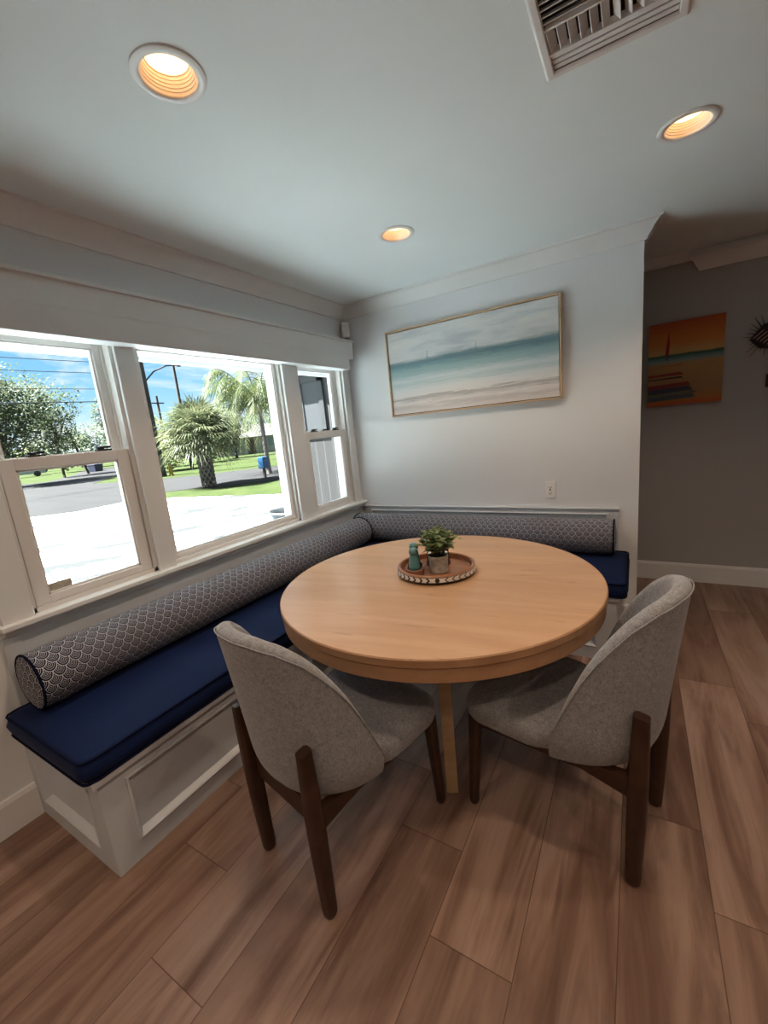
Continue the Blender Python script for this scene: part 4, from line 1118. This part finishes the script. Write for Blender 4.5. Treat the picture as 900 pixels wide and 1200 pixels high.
M_hw = mat('house wall', (0.2108, 0.1972, 0.1870), rough=.85, vary=.05); M_hp = mat('pink house wall', (0.1700, 0.1224, 0.1122), rough=.85, vary=.05); M_hroof = mat('grey shingles', (0.0398, 0.0383, 0.0383), rough=.9, vary=.2, vscale=2)
def house(label, loc, rz, w, dpt, h, mw):
    t = thing('house', label, 'house', loc, rz)
    bm = B(); box(bm, (-w/2, -dpt/2, -.02), (w/2, dpt/2, h)); obj('walls', bm, mw, t)
    bm = B(); loft(bm, [[(-w/2-.6, -dpt/2-.6, h), (w/2+.6, -dpt/2-.6, h), (w/2+.6, dpt/2+.6, h), (-w/2-.6, dpt/2+.6, h)], [(-w/2+2, -.2, h+1.7), (w/2-2, -.2, h+1.7), (w/2-2, .2, h+1.7), (-w/2+2, .2, h+1.7)]]); obj('roof', bm, M_hroof, t)
    for k in range(4):
        x = -w/2+w*(k+.5)/4
        bm = B()
        if k == 1: box(bm, (x-.5, -dpt/2-.04, 0), (x+.5, -dpt/2+.02, 2.1)); obj('door', bm, mat('brown door', (0.0340, 0.0170, 0.0119), rough=.5, vary=.1), t)
        else: box(bm, (x-.7, -dpt/2-.04, .9), (x+.7, -dpt/2+.02, 2.0)); obj('window', bm, mat('dim window', (.10, .13, .16), rough=.2, vary=.05), t)
    return t
house('low white house with a grey roof behind the tall palm', at(43.4, 64), RAD(90-43), 12, 7, 2.3, M_hw)
house('low pinkish house beyond the far lawn at the left', at(33.2, 82), RAD(57), 12, 7, 2.3, M_hp)

# eave, exterior wing and shutter seen through the narrow window
M_sof = mat('white soffit', (.50, .52, .53), rough=.6, vary=.02)
bm = B(); box(bm, (-.80, YF-.7, 2.075), (-.15, 1.05, 2.10)); box(bm, (-.83, YF-.7, 2.05), (-.79, 1.05, 2.30)); box(bm, (-.83, YF-.7, H+.10), (-.15, 1.05, H+.28)); struct('eave', bm, M_sof, label='white roof eave outside the windows')
def boards(t, b, tc):
    x, y, z = t.xyz(tc.outputs['Object'])[:3]
    k = t.m('DIVIDE', t.m('ADD', x, y), .14); fr = t.m('FRACT', k)
    wn = t.n('ShaderNodeTexWhiteNoise', noise_dimensions='1D'); t.link(t.m('FLOOR', k), wn.inputs['W'])
    n = t.noise(t.comb(t.m('MULTIPLY', x, 20), t.m('MULTIPLY', y, 20), t.m('MULTIPLY', z, 1.2)), 1.0, 4)
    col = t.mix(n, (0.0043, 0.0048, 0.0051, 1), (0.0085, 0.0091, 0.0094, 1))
    col = t.mix(1.0, col, t.ramp(wn.outputs['Value'], [(0, (.82, .82, .82)), (1, (1.05, 1.05, 1.05))]), 'MULTIPLY')
    col = t.mix(t.m('LESS_THAN', fr, .06), col, (.03, .034, .036, 1))
    t.link(col, b.inputs['Base Color'])
M_board = mat('weathered grey boards', rough=.9, build=boards)
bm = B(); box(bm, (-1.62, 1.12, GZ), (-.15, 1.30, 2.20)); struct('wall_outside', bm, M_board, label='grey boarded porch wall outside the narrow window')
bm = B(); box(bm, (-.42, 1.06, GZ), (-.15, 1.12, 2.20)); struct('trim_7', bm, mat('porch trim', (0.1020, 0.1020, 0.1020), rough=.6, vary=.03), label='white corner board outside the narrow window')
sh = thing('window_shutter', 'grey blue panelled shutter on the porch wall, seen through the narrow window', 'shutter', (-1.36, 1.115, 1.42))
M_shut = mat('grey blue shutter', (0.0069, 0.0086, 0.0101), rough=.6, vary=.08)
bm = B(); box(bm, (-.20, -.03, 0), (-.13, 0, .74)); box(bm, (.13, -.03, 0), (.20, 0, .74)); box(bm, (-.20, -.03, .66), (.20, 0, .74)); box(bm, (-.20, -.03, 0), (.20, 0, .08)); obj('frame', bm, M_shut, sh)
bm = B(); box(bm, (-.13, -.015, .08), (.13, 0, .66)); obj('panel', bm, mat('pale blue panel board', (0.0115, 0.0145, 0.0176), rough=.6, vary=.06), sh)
bm = B(); box(bm, (-1.9, .9, 2.20), (-.15, 4.2, 2.26)); struct('porch_roof', bm, M_sof)

# ------------------------------------------------------------------ sky and sun
w = bpy.data.worlds.new('sky'); C.world = w; w.use_nodes = True
t = NT(w.node_tree)
out = t.n('ShaderNodeOutputWorld'); bg = t.n('ShaderNodeBackground'); tc = t.n('ShaderNodeTexCoord')
g = tc.outputs['Generated']; x, y, z = t.xyz(g)[:3]
grad = t.ramp(t.m('MAXIMUM', z, 0.0), [(0, (.72, .88, .97)), (.06, (.45, .74, .95)), (.16, (.25, .57, .90)), (.5, (.10, .30, .72)), (1, (.07, .22, .60))])
n = t.noise(t.comb(t.m('MULTIPLY', x, 3.2), t.m('MULTIPLY', y, 3.2), t.m('MULTIPLY', z, 11)), 1.5, 6, .6, .4)
cl = t.ramp(n, [(.43, (0, 0, 0)), (.60, (1, 1, 1))])
col = t.mix(t.m('MULTIPLY', cl, .85), grad, (.92, .95, .98, 1))
SKY, SUN, CAMEXP = 0.62, 42.0, 1.06
t.link(col, bg.inputs[0]); bg.inputs[1].default_value = SKY; t.link(bg.outputs[0], out.inputs[0])
sd = bpy.data.lights.new('sun', 'SUN'); so = bpy.data.objects.new('sun', sd); COL.objects.link(so)
sd.energy = SUN; sd.angle = RAD(.6); sd.color = (1, .975, .94)
sdir = Vector((-.42, -.50, .95)).normalized()
so.rotation_euler = sdir.to_track_quat('Z', 'Y').to_euler()
so.location = (-5, -5, 12)

C.view_settings.view_transform = 'Standard'; C.view_settings.look = 'None'
C.view_settings.gamma = 1.0; C.view_settings.use_curve_mapping = False
C.view_settings.exposure = CAMEXP
C.cycles.use_denoising = True
C.cycles.max_bounces = 10; C.cycles.diffuse_bounces = 6; C.cycles.transparent_max_bounces = 16
C.cycles.sample_clamp_indirect = 6.0
